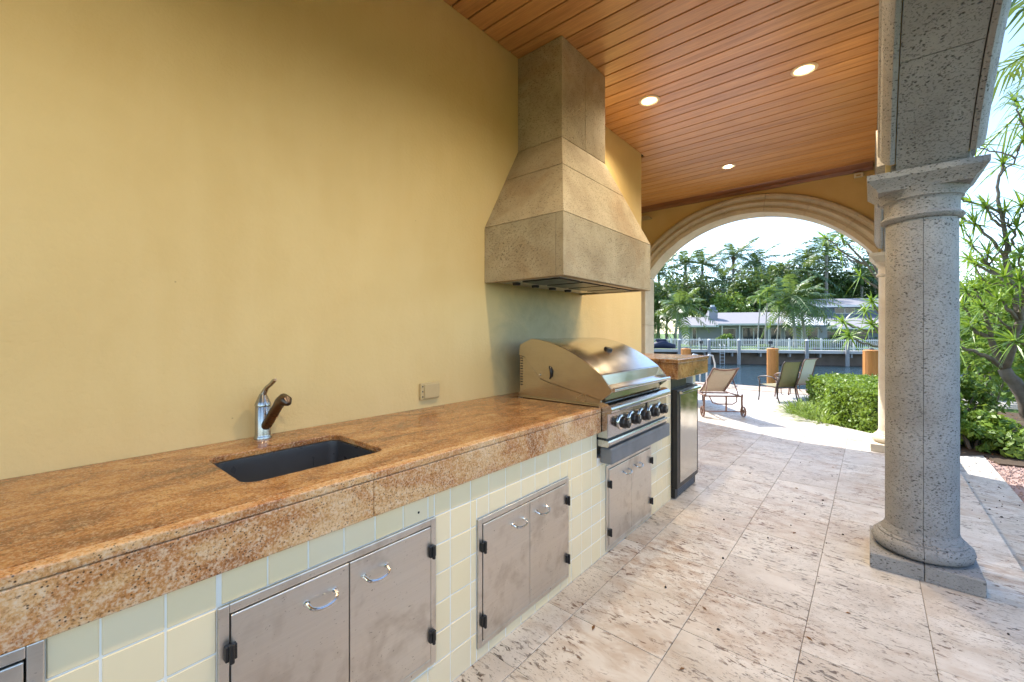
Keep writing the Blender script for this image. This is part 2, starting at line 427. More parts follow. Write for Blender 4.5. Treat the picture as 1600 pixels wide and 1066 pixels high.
# terrace: mortar bed with a travertine tile for each tile in view, then the open patio and its coping
fl = tag(obj('terrace_floor', MB().box(-1.6, 2.655, -5, 6.95, -.16, -.006), M['joint']), kind='structure')
TW, G = .4285, .0022
cols = [(.915, 1.3435), (1.3435, 1.772), (1.772, 2.2005), (2.2005, 2.655), (.4865, .915), (.058, .4865), (-.3705, .058), (-.799, -.3705), (-1.2275, -.799)]
tile_me = mesh_of('paver', MB().box(-TW/2+G/2, TW/2-G/2, -TW/2+G/2, TW/2-G/2, -.02, 0), M['floor'])
tile_me2 = mesh_of('paver_wide', MB().box(-.4545/2+G/2, .4545/2-G/2, -TW/2+G/2, TW/2-G/2, -.02, 0), M['floor'])
for i, (xa, xb) in enumerate(cols):
    y0 = 1.964 - TW*(12 if xa < 3 else 0) - (TW/2 + .02 if i % 2 == 0 else 0)
    if i >= 5: y0 = 1.964 + TW*6
    k = 0
    while y0 + k*TW < 6.93:
        yc = y0 + (k+.5)*TW; k += 1
        if yc < -1.2: continue
        if i >= 5 and yc < 4.1: continue
        if yc + TW/2 > 6.95:
            ln = 6.95 - (yc-TW/2); wd_ = (xb-xa)
            if ln < .04: continue
            cm = mesh_of('paver_cut', MB().box(-wd_/2+G/2, wd_/2-G/2, -ln/2+G/2, ln/2-G/2, -.02, 0), M['floor'])
            piece('paver', cm, ((xa+xb)/2, yc-TW/2+ln/2, 0), fl, .0012); continue
        o = piece('paver', tile_me2 if i == 3 else tile_me, ((xa+xb)/2, yc, rnd.uniform(-.0012, .0008)), fl, .0012)
sheet('patio', [(-14,6.955),(2.655,6.955),(2.655,7.2),(2.05,7.36),(1.65,7.66),(1.28,7.95),(1.0,8.35),(.93,8.8),(1.0,9.6),(1.3,10.5),(1.8,11.0),(-14,11.0)], -.002, M['floor'], .2)
cop = tag(obj('patio_coping', MB().box(-14, 3.0, 11.0, 11.95, -.5, -.012), M['concrete']), kind='structure')
bd = mesh_of('coping_board', MB().box(-.96, .96, -.072, .072, 0, .022), M['deck'])
for i in range(6):
    for j in range(7):
        piece('coping_board', bd, (-11.2 + j*1.93 + (i % 2)*.5, 11.075 + i*.152, -.012), cop, .004)
lt = tag(obj('lower_terrace', MB().prism([(2.66,-5),(2.93,-5),(3.03,7.55),(2.66,7.55)], 'z', -.4, -.14), M['floor']), kind='structure')
sheet('patio_step', [(2.66,7.2),(2.66,6.96),(2.06,7.36)], -.03, M['floor'], .2)

# planting bed, gravel strip, garden path
sheet('planting_bed', [(2.66,7.21),(3.04,7.56),(3.1,7.2),(6.5,7.9),(6.5,12.0),(3.0,11.89),(1.85,11.0),(1.32,10.5),(1.02,9.6),(.95,8.8),(1.02,8.36),(1.29,7.97),(1.66,7.68),(2.06,7.37)], -.136, M['soil'], .25)
sheet('gravel_bed', [(2.935,-5),(5.5,-5),(5.5,7.6),(3.035,7.55)], -.158, M['gravel'], .2)
sheet('garden_path', [(3.3,12.6),(12,13.2),(12,14.6),(3.3,13.9)], -.155, M['concrete'], .1)

# ceiling of varnished boards laid across the portico
ce = tag(obj('ceiling', MB().box(-1.62, 2.06, -4, 6.70, 3.392, 3.44), M['dark']), kind='structure')
PW = .1413
pl_short = mesh_of('ceiling_plank', MB().box(0.0, 2.045, -PW/2+.0052, PW/2-.0052, 0, .016), M['wood'])
pl_long = mesh_of('ceiling_plank_long', MB().box(-1.6, 2.045, -PW/2+.0052, PW/2-.0052, 0, .016), M['wood'])
y = -3.95; 
while y < 6.66:
    lng = y > 4.72
    piece('ceiling_plank', pl_long if lng else pl_short, (0, y, 3.376), ce, .003); y += PW
obj('edge_trim', MB().prism([(6.60,3.376),(6.70,3.376),(6.70,3.30),(6.685,3.30),(6.66,3.335)], 'x', -1.6, 2.02), M['trimwood'], ce)
rf = tag(obj('roof', MB().box(-2.3, 2.55, -4.3, 7.42, 3.70, 3.95), M['roof']), kind='structure')

# ------------------------------------------------------------------ walls
kw = empty('kitchen_wall', (0, 0, 0), 'yellow stucco wall behind the outdoor kitchen counter', 'wall')
obj('wall_body', MB().box(-1.9, 0, -5, 4.642, -.1, 3.70), M['stucco'], kw)
aw = tag(obj('alcove_shade_wall', MB().box(-1.9, -1.6, 4.645, 7.0, -.1, 3.70), M['stucco']), 'unseen side wall of the recess, added to keep the portico in shade', 'wall')  # out of view, closes the recess so that sunlight stays out
# end wall with the round-topped arch
ew = empty('end_wall', (.63, 6.85, 0), 'yellow end wall with the wide stone-trimmed arch facing the canal', 'wall')
AC = (.63, 1.314); AR = 1.70; ZS = 2.24
half = math.sqrt(AR**2 - (ZS-AC[1])**2); a_s = math.acos((ZS-AC[1])/AR)
def arch_open(mb, c, r, zs, lo, hi, top, y0, y1, axis, n=40):
    """wall with an arched opening; lo..hi is the run of the wall, opening from springing to springing"""
    h = math.sqrt(r*r-(zs-c[1])**2); a = math.acos((zs-c[1])/r)
    pr = [(c[0]-r*math.sin(a-2*a*i/n), c[1]+r*math.cos(a-2*a*i/n)) for i in range(n+1)]
    for i in range(n):
        p, q = pr[i], pr[i+1]
        mb.prism([p, q, (q[0], top), (p[0], top)], axis, y0, y1)
    return h, pr
mb = MB()
_, prof = arch_open(mb, AC, AR+.12, ZS, 0, 0, 3.70, 6.70, 7.0, 'y')
hx = math.sqrt((AR+.12)**2-(ZS-AC[1])**2)
mb.box(-1.6, AC[0]-hx, 6.70, 7.0, -.1, 3.70); mb.box(AC[0]+hx, 2.40, 6.70, 7.0, 2.24, 3.70)
obj('wall_body', mb, M['stucco'], ew, recalc=True)
def sweep_arch(mb, c, a0, a1, prof, axis, n=48):
    """prof: closed list of (radius, offset along axis), swept about the arch centre"""
    k = len(prof); vs = []; fs = []
    for i in range(n+1):
        a = a0 + (a1-a0)*i/n
        for r, o in prof:
            u, z = c[0]+r*math.sin(a), c[1]+r*math.cos(a)
            vs.append((u, o, z) if axis == 'y' else (o, u, z))
    for i in range(n):
        for j in range(k):
            fs.append((i*k+j, i*k+(j+1) % k, (i+1)*k+(j+1) % k, (i+1)*k+j))
    fs.append(tuple(range(k))); fs.append(tuple(n*k+j for j in range(k))[::-1])
    return mb.add(vs, fs)
ring = [(AR, 7.01), (AR, 6.672), (AR+.055, 6.660), (AR+.062, 6.672), (AR+.085, 6.674), (AR+.098, 6.655), (AR+.125, 6.640), (AR+.15, 6.645), (AR+.165, 6.662), (AR+.18, 6.652), (AR+.20, 6.628), (AR+.23, 6.628), (AR+.25, 6.650), (AR+.253, 6.71), (AR+.14, 6.72), (AR+.14, 7.01)]
cuts = 7
for i in range(cuts):
    a0 = -a_s + 2*a_s*i/cuts + .0010; a1 = -a_s + 2*a_s*(i+1)/cuts - .0010
    obj('arch_stone', sweep_arch(MB(), AC, a0, a1, ring, 'y', 10), M['archstone'], ew, smooth=True)
xl = AC[0]-half
for zz0, zz1 in ((0, .72), (.723, 1.46), (1.463, 2.236)):
    obj('jamb_stone', MB().box(xl-.253, xl-.001, 6.645, 7.012, zz0, zz1), M['archstone'], ew, bevel=.006)

# arcade on the garden side: round columns, arches with moulded edges
arc = empty('arcade', (2.22, 3.4, 2.24), 'grey coral stone arcade with moulded arches resting on round columns', 'arcade')
YC = (4.955, 1.855, -1.245); SR = 1.78; SZ = 1.07
h1 = math.sqrt(SR**2-(ZS-SZ)**2); as1 = math.acos((ZS-SZ)/SR)
for k, yc in enumerate(YC):
    mb = MB(); arch_open(mb, (yc, SZ), SR+.03, ZS, 0, 0, 3.70, 2.062, 2.392, 'x', 36)
    obj('spandrel', mb, M['stucco'], arc)
    n = 5 if k == 1 else 5
    for i in range(n):
        a0 = -as1 + 2*as1*i/n + .0012; a1 = -as1 + 2*as1*(i+1)/n - .0012
        obj('soffit_stone', sweep_arch(MB(), (yc, SZ), a0, a1, [(SR, 2.105), (SR, 2.38), (SR+.06, 2.38), (SR+.06, 2.105)], 'x', 10), M['colstone'], arc, smooth=True)
    for sgn, xf in ((-1, 2.10), (1, 2.385)):
        pr = [(SR-.004, xf), (SR-.012, xf+sgn*.02), (SR+.002, xf+sgn*.035), (SR+.01, xf+sgn*.038), (SR+.035, xf+sgn*.052), (SR+.075, xf+sgn*.062), (SR+.10, xf+sgn*.058), (SR+.12, xf+sgn*.07), (SR+.16, xf+sgn*.072), (SR+.17, xf+sgn*.03), (SR+.17, xf)]
        obj('archivolt', sweep_arch(MB(), (yc, SZ), -as1+.03, as1-.03, pr, 'x', 36), M['colstone'], arc, smooth=True)
for yp in (6.505, 3.405, .305, -2.795):
    lo, hi = yp-(1.55-h1)+.002, yp+(1.55-h1)-.002
    if yp > 6: hi = 6.698
    obj('pier', MB().box(2.085, 2.395, lo, hi, 2.243, 3.70), M['colstone'] if yp < 6 else M['archstone'], arc, bevel=.006)

def column(yc, label, mat):
    c = empty('stone_column', (2.22, yc, 0), label, 'column', 'round columns of the arcade')
    w = .226
    for sx in (-1, 1):
        xa, xb = (2.22-w, 2.2188) if sx < 0 else (2.2212, 2.22+w)
        obj('plinth_half', MB().box(xa, xb, yc-w, yc+w, 0, .085), mat, c, bevel=.005)
        a0, a1 = (math.pi/2, 3*math.pi/2) if sx < 0 else (-math.pi/2, math.pi/2)
        g = .0008*sx
        base = [(0, .086), (.165, .086), (.196, .092), (.213, .108), (.219, .130), (.213, .152), (.198, .166), (.190, .168), (.190, .176), (.182, .182), (.175, .183), (.174, .192), (.164, .205), (.1575, .225), (0, .225)]
        obj('base_half', MB().lathe(base, (2.22+g*.5, yc, 0), 28, a0+.003, a1-.003), mat, c, smooth=True)
        sh = [(0, .226), (.1565, .226), (.156, 1.0), (.153, 1.98), (0, 1.98)]
        obj('shaft_half', MB().lathe(sh, (2.22+g*.5, yc, 0), 28, a0+.004, a1-.004), mat, c, smooth=True)
    cap = [(0, 1.981), (.160, 1.981), (.172, 1.988), (.180, 2.001), (.172, 2.014), (.163, 2.018), (.160, 2.03), (.160, 2.085), (.168, 2.098), (.176, 2.102), (.178, 2.115), (.195, 2.14), (.205, 2.155), (0, 2.155)]
    obj('capital', MB().lathe(cap, (2.22, yc, 0), 48), mat, c, smooth=True)
    ab = MB()
    for w0, w1, z0, z1 in ((.188, .200, 2.145, 2.165), (.200, .226, 2.165, 2.195), (.226, .238, 2.195, 2.208), (.238, .238, 2.208, 2.240)):
        ab.add([(2.22+sx*w0, yc+sy*w0, z0) for sx, sy in ((-1,-1),(1,-1),(1,1),(-1,1))]+[(2.22+sx*w1, yc+sy*w1, z1) for sx, sy in ((-1,-1),(1,-1),(1,1),(-1,1))],
               [(0,1,5,4),(1,2,6,5),(2,3,7,6),(3,0,4,7)])
    n0 = len(ab.v)
    ab.f.append((0,3,2,1)); ab.f.append((n0-4, n0-3, n0-2, n0-1))
    obj('abacus', ab, mat, c)
    return c
column(3.405, 'grey pitted stone column standing on its own between terrace and gravel', M['colstone'])
column(6.505, 'pale stone column at the corner beside the arched end wall', M['archstone'])
column(.305, 'grey stone column carrying the near end of the first arch', M['colstone'])
column(-2.795, 'grey stone column at the open rear end of the arcade', M['colstone'])

# ------------------------------------------------------------------ recessed lamps, small fittings
def lamp(x, y, label, r=.086):
    o = empty('recessed_lamp', (x, y, 3.376), label, 'ceiling lamp', 'recessed lamps in the board ceiling')
    obj('trim_ring', MB().lathe([(r-.022, 3.3745), (r-.018, 3.368), (r, 3.369), (r+.004, 3.3745)], (x, y, 0), 40), M['trim'], o, smooth=True)
    obj('reflector', MB().lathe([(r-.021, 3.3742), (r-.03, 3.3748), (0.0, 3.3752)], (x, y, 0), 32), M['reflector'], o)
    obj('bulb', MB().lathe([(0, 3.366), (.028, 3.367), (.038, 3.371), (.040, 3.3740), (0, 3.3741)], (x, y, 0), 24), M['bulb'], o, smooth=True)
    l = bpy.data.lights.new('lamp_light', 'SPOT'); l.energy = LAMP_W; l.color = (1, .78, .50); l.spot_size = R(150); l.spot_blend = .8; l.shadow_soft_size = .05
    lo = bpy.data.objects.new('lamp_light', l); col.objects.link(lo); lo.parent = o; lo.location = (0, 0, -.03)
    return o
lamp(.518, 3.608, 'lit recessed lamp in the board ceiling beside the hood chimney')
lamp(1.606, 3.955, 'lit recessed lamp in the board ceiling towards the stone arcade')
lamp(1.606, 1.85, 'unseen recessed lamp added over the middle of the terrace to brighten the wall')  # added out of view to brighten the kitchen wall
lamp(1.606, -.25, 'unseen recessed lamp added at the rear of the terrace to brighten the wall')  # another added lamp, behind the camera, lifting the wall brightness
lamp(.667, 5.668, 'small recessed lamp in the board ceiling near the arched end wall', .078)

sb = empty('alarm_sensor', (1.86, 6.66, 3.27), 'small white sensor box on the end wall under the ceiling edge', 'sensor')
obj('case', MB().box(1.84, 1.93, 6.655, 6.699, 3.235, 3.285), M['white'], sb, bevel=.006)
obj('lens', MB().box(1.862, 1.905, 6.651, 6.656, 3.243, 3.262), M['outlet'], sb)
sc = empty('light_patch', (-.87, 6.66, 3.2), 'small louvred stand-in for a patch of light high beside the arch, half hidden by the kitchen wall', 'light patch')  # made-up shape standing for a warm patch of light on the wall
sm = MB().prism([(-.70-.19*(1-math.cos(math.pi*i/16)), 3.175+.075*math.sin(math.pi*i/16)) for i in range(17)], 'y', 6.672, 6.699)
obj('patch_shape', sm, M['outlet'], sc)
for i in range(4):
    ww = .165*math.sqrt(1-(i/4.4)**2)
    obj('patch_slat', MB().box(-.89-ww, -.89+ww, 6.655, 6.6715, 3.182+i*.017, 3.190+i*.017), M['trim'], sc)

# ================================================================== KITCHEN COUNTER
kc = empty('kitchen_counter', (.4, 1.2, 0), 'long counter with polished orange granite top and cream tiled front', 'counter')
FX = .77; HC = .903
body = MB().box(.0, FX-.006, -1.6, 2.224, 0, .758)
body.box(.0, FX-.006, 2.226, 3.30, 0, .60)
body.box(.0, .10, 2.228, 3.36, .602, .885); 
body.box(.03, FX-.006, 3.302, 3.43, 0, .966); body.box(.03, .30, 3.432, 3.98, 0, .966); body.box(.03, FX-.006, 3.982, 4.06, 0, .966)
body.v = [(x+.0045 if x > .7 else x, y, z) for x, y, z in body.v]
obj('tile_backing', body, M['grout'], kc)
doors = [(-.64, .041, .10, .752), (.327, 1.009, .134, .667), (1.229, 1.907, .050, .580), (2.330, 3.013, .017, .535)]
solid = doors + [(2.224, 3.20, .568, .97), (3.432, 3.978, 0, .97)]
def cut(rect, holes):
    out = [rect]
    for h in holes:
        nx = []
        for (a, b, c, d) in out:
            if h[1] <= a or h[0] >= b or h[3] <= c or h[2] >= d: nx.append((a, b, c, d)); continue
            if h[0] > a: nx.append((a, h[0], c, d))
            if h[1] < b: nx.append((h[1], b, c, d))
            m0, m1 = max(a, h[0]), min(b, h[1])
            if h[2] > c: nx.append((m0, m1, c, h[2]))
            if h[3] < d: nx.append((m0, m1, h[3], d))
        out = nx
    return out
gy = [.227 + .1075*k for k in range(-18, 37)]; gz = [.665-.1095*k for k in range(6, -4, -1)]
tcache = {}
for a, b in zip(gy[:-1], gy[1:]):
    if b < -1.6 or a > 4.06: continue
    b = min(b, 4.058)
    ztop = .757 if a < 2.2 else .964
    for c, d in zip([.0]+gz[1:], gz[1:]+[.99]):
        if c >= ztop: continue
        d2 = min(d, ztop)
        g = .0035
        for (p, q, r_, s_) in cut((a, b, c, d2), solid):
            if q-p < .016 or s_-r_ < .016: continue
            if q < -.75: continue
            key = (round(q-p, 3), round(s_-r_, 3))
            if key not in tcache:
                w, h = key
                tcache[key] = mesh_of('tile', MB().box(-.004, .0035, -w/2+g/2, w/2-g/2, -h/2+g/2, h/2-g/2), M['tile'])
            o = piece('tile', tcache[key], (FX-.003+rnd.uniform(-.0006, .0006), (p+q)/2, (r_+s_)/2), kc, .0025, (rnd.uniform(-.002, .002), rnd.uniform(-.006, .006), rnd.uniform(-.006, .006)))

# granite top with the sink cut-out, and its apron
SX0, SX1, SY0, SY1, SRr = .222, .605, .440, .912, .045
def rrect(x0, x1, y0, y1, r, n=6):
    pts = []
    for cx, cy, a in ((x1-r, y1-r, 0), (x0+r, y1-r, 90), (x0+r, y0+r, 180), (x1-r, y0+r, 270)):
        for i in range(n+1): t = R(a+90*i/n); pts.append((cx+r*math.cos(t), cy+r*math.sin(t)))
    return pts
bm = bmesh.new()
outer = [(.003, -1.6), (.7585, -1.6), (.7585, 2.224), (.003, 2.224)]; inner = rrect(SX0, SX1, SY0, SY1, SRr)
for ptsl in (outer, inner):
    vs = [bm.verts.new((x, y, HC)) for x, y in ptsl]
    for i in range(len(vs)): bm.edges.new((vs[i], vs[(i+1) % len(vs)]))
bmesh.ops.triangle_fill(bm, use_beauty=True, use_dissolve=True, edges=bm.edges[:])
ext = bmesh.ops.extrude_face_region(bm, geom=bm.faces[:])
bmesh.ops.translate(bm, vec=(0, 0, -.024), verts=[e for e in ext['geom'] if isinstance(e, bmesh.types.BMVert)])
bmesh.ops.recalc_face_normals(bm, faces=bm.faces[:])
for v in bm.verts: v.co -= Vector((.4, 1.2, 0))
me = bpy.data.meshes.new('countertop'); bm.to_mesh(me); bm.free(); me.materials.append(M['granite'])
ct = bpy.data.objects.new('countertop', me); col.objects.link(ct); ct.parent = kc; ORIGIN[ct.name] = Vector((.4, 1.2, 0))
b = ct.modifiers.new('bevel', 'BEVEL'); b.width = .004; b.segments = 2; b.limit_method = 'ANGLE'; b.angle_limit = R(50)
yy = [-1.6, .742, 2.224]
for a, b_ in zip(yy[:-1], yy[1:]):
    obj('lit_edge_strip', MB().box(.7588, .80, a+.0004, b_-.0004, .879, HC), M['granitelit'], kc, bevel=.004)  # strip split from the top so the lit edge gets the lighter colour
    obj('apron', MB().box(.764, .7985, a+.0008, b_-.0008,   .760, .8775), M['granitelit'], kc, bevel=.004)
obj('splash_strip', MB().box(.003, .10, 2.2245, 3.36, .8855, .902), M['granite'], kc, bevel=.003)
# raised bar top over the refrigerator
bt = obj('bar_top', MB().box(.003, .835, 3.41, 4.243, 1.098, 1.127), M['granite'], kc, bevel=.004)
obj('bar_apron', MB().box(.735, .828, 3.425, 4.235, .968, 1.0965), M['granite'], bt, bevel=.003)
obj('bar_apron', MB().box(.03, .734, 3.425, 3.46, .968, 1.0965), M['granite'], bt, bevel=.003)
obj('bar_apron', MB().box(.03, .734, 4.20, 4.235, .968, 1.0965), M['granite'], bt, bevel=.003)

# stainless access doors
def door_unit(rect, hz=.09):
    y0, y1, z0, z1 = rect; fw = .024
    fr = MB()
    prof = lambda: None
    fr.box(FX-.003, FX+.009, y0, y0+fw, z0, z1); fr.box(FX-.003, FX+.009, y1-fw, y1, z0, z1)
    fr.box(FX-.003, FX+.0088, y0+fw, y1-fw, z1-fw, z1); fr.box(FX-.003, FX+.0088, y0+fw, y1-fw, z0, z0+fw)
    obj('door_frame', fr, M['steel'], kc, bevel=.0025)
    obj('door_recess', MB().box(FX-.004, FX-.001, y0+fw, y1-fw, z0+fw, z1-fw), M['dark'], kc)
    ym = (y0+y1)/2; g = .0028
    for sgn, a, b in ((-1, y0+fw+g, ym-g/2), (1, ym+g/2, y1-fw-g)):
        d = obj('door', MB().box(FX, FX+.012, a, b, z0+fw+g, z1-fw-g), M['steel'], kc, bevel=.0025)
        hc = (ym-.088 if sgn < 0 else ym+.088); zz = z1-hz
        pts = [(FX+.012, hc-.042, zz), (FX+.028, hc-.040, zz-.003)]
        pts += [(FX+.028+.016*math.sin(t), hc-.040*math.cos(t), zz-.003-.012*math.sin(t)) for t in [math.pi*i/10 for i in range(1, 10)]]
        pts += [(FX+.028, hc+.040, zz-.003), (FX+.012, hc+.042, zz)]
        h = MB().tube(pts, .0052, 8)
        for yy_ in (hc-.042, hc+.042): h.lathe([(0, FX+.0115), (.009, FX+.0118), (.009, FX+.015), (0, FX+.0155)], (0, yy_, zz), 14, axis='x')
        obj('handle', h, M['chrome'], d, smooth=True)
        yh = y0+fw if sgn < 0 else y1-fw
        for zh in (z0+.11, z1-.115):
            hb = MB().box(FX+.0095, FX+.024, yh-.013, yh+.013, zh-.019, zh+.019)
            hb.lathe([(.0065, zh-.024), (.0065, zh+.024)], (FX+.026, yh, 0), 10)
            obj('hinge', hb, M['black'], d, bevel=.002)
for r_ in doors: door_unit(r_, .088)
obj('weep_hole', MB().lathe([(0, FX+.0015), (.004, FX+.002), (.0045, FX+.0025), (0, FX+.003)], (0, .935, .705), 10, axis='x'), M['dark'], kc)

# ------------------------------------------------------------------ sink, tap, outlet
sk = empty('sink', ((SX0+SX1)/2, (SY0+SY1)/2, .68), 'dark grey undermount sink bowl set into the granite counter', 'sink')
bw = MB(); loops = []
for z, d in ((HC-.0245, -.012), (HC-.026, .004), (HC-.05, .006), (.72, .012), (.700, .022), (.692, .045)):
    loops.append([(x, y, z) for x, y in rrect(SX0+d, SX1-d, SY0+d, SY1-d, max(.02, SRr-d*.2))])
n = len(loops[0])
for l in loops: bw.v += l
for k in range(len(loops)-1):
    for i in range(n): bw.f.append((k*n+i, k*n+(i+1) % n, (k+1)*n+(i+1) % n, (k+1)*n+i))
bw.f.append(tuple(range((len(loops)-1)*n, len(loops)*n)))
bo = obj('bowl', bw, M['sink'], sk, smooth=True, recalc=False)
sf = bo.modifiers.new('wall', 'SOLIDIFY'); sf.thickness = .004; sf.offset = 1
obj('drain', MB().lathe([(0, .6935), (.030, .6935), (.042, .696), (.044, .6935)], ((SX0+SX1)/2, (SY0+SY1)/2, 0), 24), M['chrome'], sk, smooth=True)

fx, fy = .061, .678
fa = empty('faucet', (fx, fy, HC), 'pewter pull-out faucet with curved lever beside the sink', 'faucet')
obj('body', MB().lathe([(0, HC), (.033, HC), (.034, HC+.006), (.0305, HC+.012), (.0295, HC+.018), (.0290, HC+.134), (.0275, HC+.136), (0, HC+.136)], (fx, fy, 0), 32), M['pewter'], fa, smooth=True)
hn = MB().lathe([(0, HC+.137), (.0305, HC+.137), (.0305, HC+.143), (.026, HC+.155), (.019, HC+.172), (.013, HC+.186), (0, HC+.19)], (fx, fy, 0), 28)
hn.tube([(fx, fy, HC+.165), (fx+.004, fy+.002, HC+.19), (fx+.020, fy+.008, HC+.213), (fx+.045, fy+.014, HC+.228), (fx+.066, fy+.018, HC+.243), (fx+.078, fy+.02, HC+.249)], [.016, .012, .009, .0085, .009, .006], 12)
obj('lever', hn, M['pewter'], fa, smooth=True)
spt = MB().tube([(fx+.012, fy+.002, HC+.050), (fx+.030, fy+.005, HC+.062), (fx+.075, fy+.012, HC+.110)], [.018, .0205, .0195], 16)
obj('spout', spt, M['bronze'], fa, smooth=True)
hd = MB().tube([(fx+.0755, fy+.012, HC+.1105), (fx+.105, fy+.017, HC+.142), (fx+.128, fy+.02, HC+.164), (fx+.150, fy+.023, HC+.174), (fx+.172, fy+.026, HC+.170), (fx+.186, fy+.028, HC+.160)], [.0205, .0195, .022, .025, .021, .010], 16)
obj('spray_head', hd, M['bronze'], fa, smooth=True)
ob = empty('outlet_cover', (0, 1.59, 1.0), 'small ochre outlet box on the stucco wall above the counter', 'outlet')
obj('box', MB().box(.0005, .022, 1.525, 1.66, .953, 1.050), M['outlet'], ob, bevel=.006)
obj('lid', MB().box(.0225, .030, 1.545, 1.655, .960, 1.043), M['outlet'], ob, bevel=.004)
for z in (.972, 1.002, 1.031): obj('screw', MB().lathe([(0, .0215), (.004, .0225), (.004, .0250), (0, .026)], (0, 1.5345, z), 10, axis='x'), M['black'], ob)

# ------------------------------------------------------------------ gas grill
gr = empty('gas_grill', (.5, 2.7, .6), 'stainless built-in gas grill with curved lid and black knobs', 'grill')
GY0, GY1 = 2.262, 3.125
fb = MB().box(.17, .79, GY0+.012, GY1-.012, .604, .930)
obj('firebox', fb, M['steel2'], gr)
sidep = [(.155, .906), (.155, 1.185), (.20, 1.175), (.33, 1.035), (.40, 1.015), (.775, .940), (.782, .906)]
for y0, y1 in ((GY0, GY0+.011), (GY1-.011, GY1)):
    sp = obj('side_panel', MB().prism(sidep, 'y', y0, y1), M['steelside'], gr, bevel=.0015)
    if y0 < 2.3:
        for k in range(11):
            z = .985+k*.018
            obj('vent_slot', MB().box(.160, .181, y0-.0012, y0-.0002, z, z+.007), M['dark'], sp)
        obj('flange', MB().box(.15, .80, y0-.030, y0-.0005, .9045, .913), M['steelside'], sp, bevel=.002)
# lid: curved shell with flat cheeks
top = [(.158, 1.190), (.165, 1.262), (.262, 1.302)]
for i in range(1, 13):
    t = i/12; top.append((.262+(.782-.262)*t, 1.302 - .020*t*(1) - .186*t**2))
lid_prof = top + [(.858, 1.004), (.842, .985), (.788, .9425), (.41, 1.022), (.335, 1.042), (.205, 1.182)]
ld = empty_lid = obj('lid', MB().prism(top + [(.776, 1.088)] + [(x-.004, z-.010) for x, z in top[::-1][1:]], 'y', GY0-.004, GY1+.004), M['steel2'], gr, smooth=True)
for y0, y1 in ((GY0-.0135, GY0-.0045), (GY1+.0045, GY1+.0135)):
    obj('lid_cheek', MB().prism([(x, z-.001) for x, z in lid_prof], 'y', y0, y1), M['steelside'], ld, bevel=.002)
obj('lid_front', MB().prism([(.783, 1.094), (.788, 1.090), (.800, 1.030), (.846, 1.006), (.842, .998), (.790, 1.022), (.776, 1.086)], 'y', GY0-.004, GY1+.004), M['steel2'], ld)
obj('lower_front', MB().prism([(.792, 1.018), (.800, 1.014), (.800, .942), (.792, .942)], 'y', GY0+.012, GY1-.012), M['steel2'], ld)
obj('handle', MB().tube([(.862, GY0-.012, 1.008), (.862, GY1+.012, 1.008)], .0125, 14), M['chrome'], ld, smooth=True)
th = MB().lathe([(0, 0), (.030, 0), (.030, .012), (.026, .018), (0, .018)], (0, 0, 0), 24)
tn = Vector((.35, 0, .94)).normalized(); q = tn.to_track_quat('Z', 'Y')
th.v = [tuple(q @ Vector(p) + Vector((.575, 2.735, 1.2185))) for p in th.v]
obj('thermometer', th, M['black'], ld, smooth=True)
obj('lid_pivot', MB().lathe([(0, GY0-.0137), (.007, GY0-.0140), (.007, GY0-.020), (0, GY0-.021)], (.335, 0, 1.066), 12, axis='y'), M['chrome'], ld, smooth=True)
obj('side_grip', MB().tube([(.415, GY0-.014, 1.045), (.428, GY0-.020, 1.065), (.430, GY0-.022, 1.095), (.420, GY0-.020, 1.118), (.412, GY0-.014, 1.125)], [.004, .007, .008, .007, .004], 10), M['black'], ld, smooth=True)
# bullnose rail, control panel, lower lip and the slate ledge below
bn = [(.782, .931), (.800, .936), (.836, .930), (.858, .914), (.866, .896), (.862, .880), (.850, .872), (.800, .872), (.782, .90)]
obj('bullnose_rail', MB().prism(bn, 'y', 2.226, 3.165), M['steel2'], gr, smooth=True)
obj('control_panel', MB().box(.745, .838, 2.228, 3.150, .728, .8712), M['steel2'], gr, bevel=.003)
obj('panel_gap', MB().box(.745, .826, 2.2285, 3.1495, .716, .7275), M['black'], gr)
obj('lower_lip', MB().prism([(.745, .7155), (.842, .7155), (.846, .705), (.846, .690), (.838, .676), (.745, .676)], 'y', 2.2285, 3.150), M['steel2'], gr, bevel=.002)
obj('rail_plate', MB().box(.8665, .8675, 2.33, 2.62, .884, .897), M['ledge'], gr)
for k in range(5):
    yk = 2.395 + k*.152
    zk = .80
    kb = obj('knob', MB().lathe([(0, .8495), (.036, .8495), (.037, .870), (.031, .874), (.030, .893), (.026, .897), (0, .897)], (0, yk, zk), 8, axis='x'), M['black'], gr, bevel=.002)
    obj('bezel', MB().lathe([(.0, .8385), (.046, .8385), (.045, .844), (.038, .8492), (0, .8492)], (0, yk, zk), 28, axis='x'), M['chrome'], kb, smooth=True)
    obj('pointer', MB().box(.8972, .8985, yk-.003, yk+.003, zk+.004, zk+.026), M['white'], kb)
obj('igniter_plate', MB().box(.8384, .840, 2.82, 3.02, .842, .862), M['steel'], gr)
obj('name_plate', MB().box(.8384, .840, 3.08, 3.135, .79, .82), M['ledge'], gr)
obj('ledge', MB().box(.7735, .852, 2.250, 3.185, .572, .668), M['ledge'], gr, bevel=.010)
obj('rotisserie_bracket', MB().box(.8384, .8425, 2.775, 2.79, .835, .87), M['black'], gr)

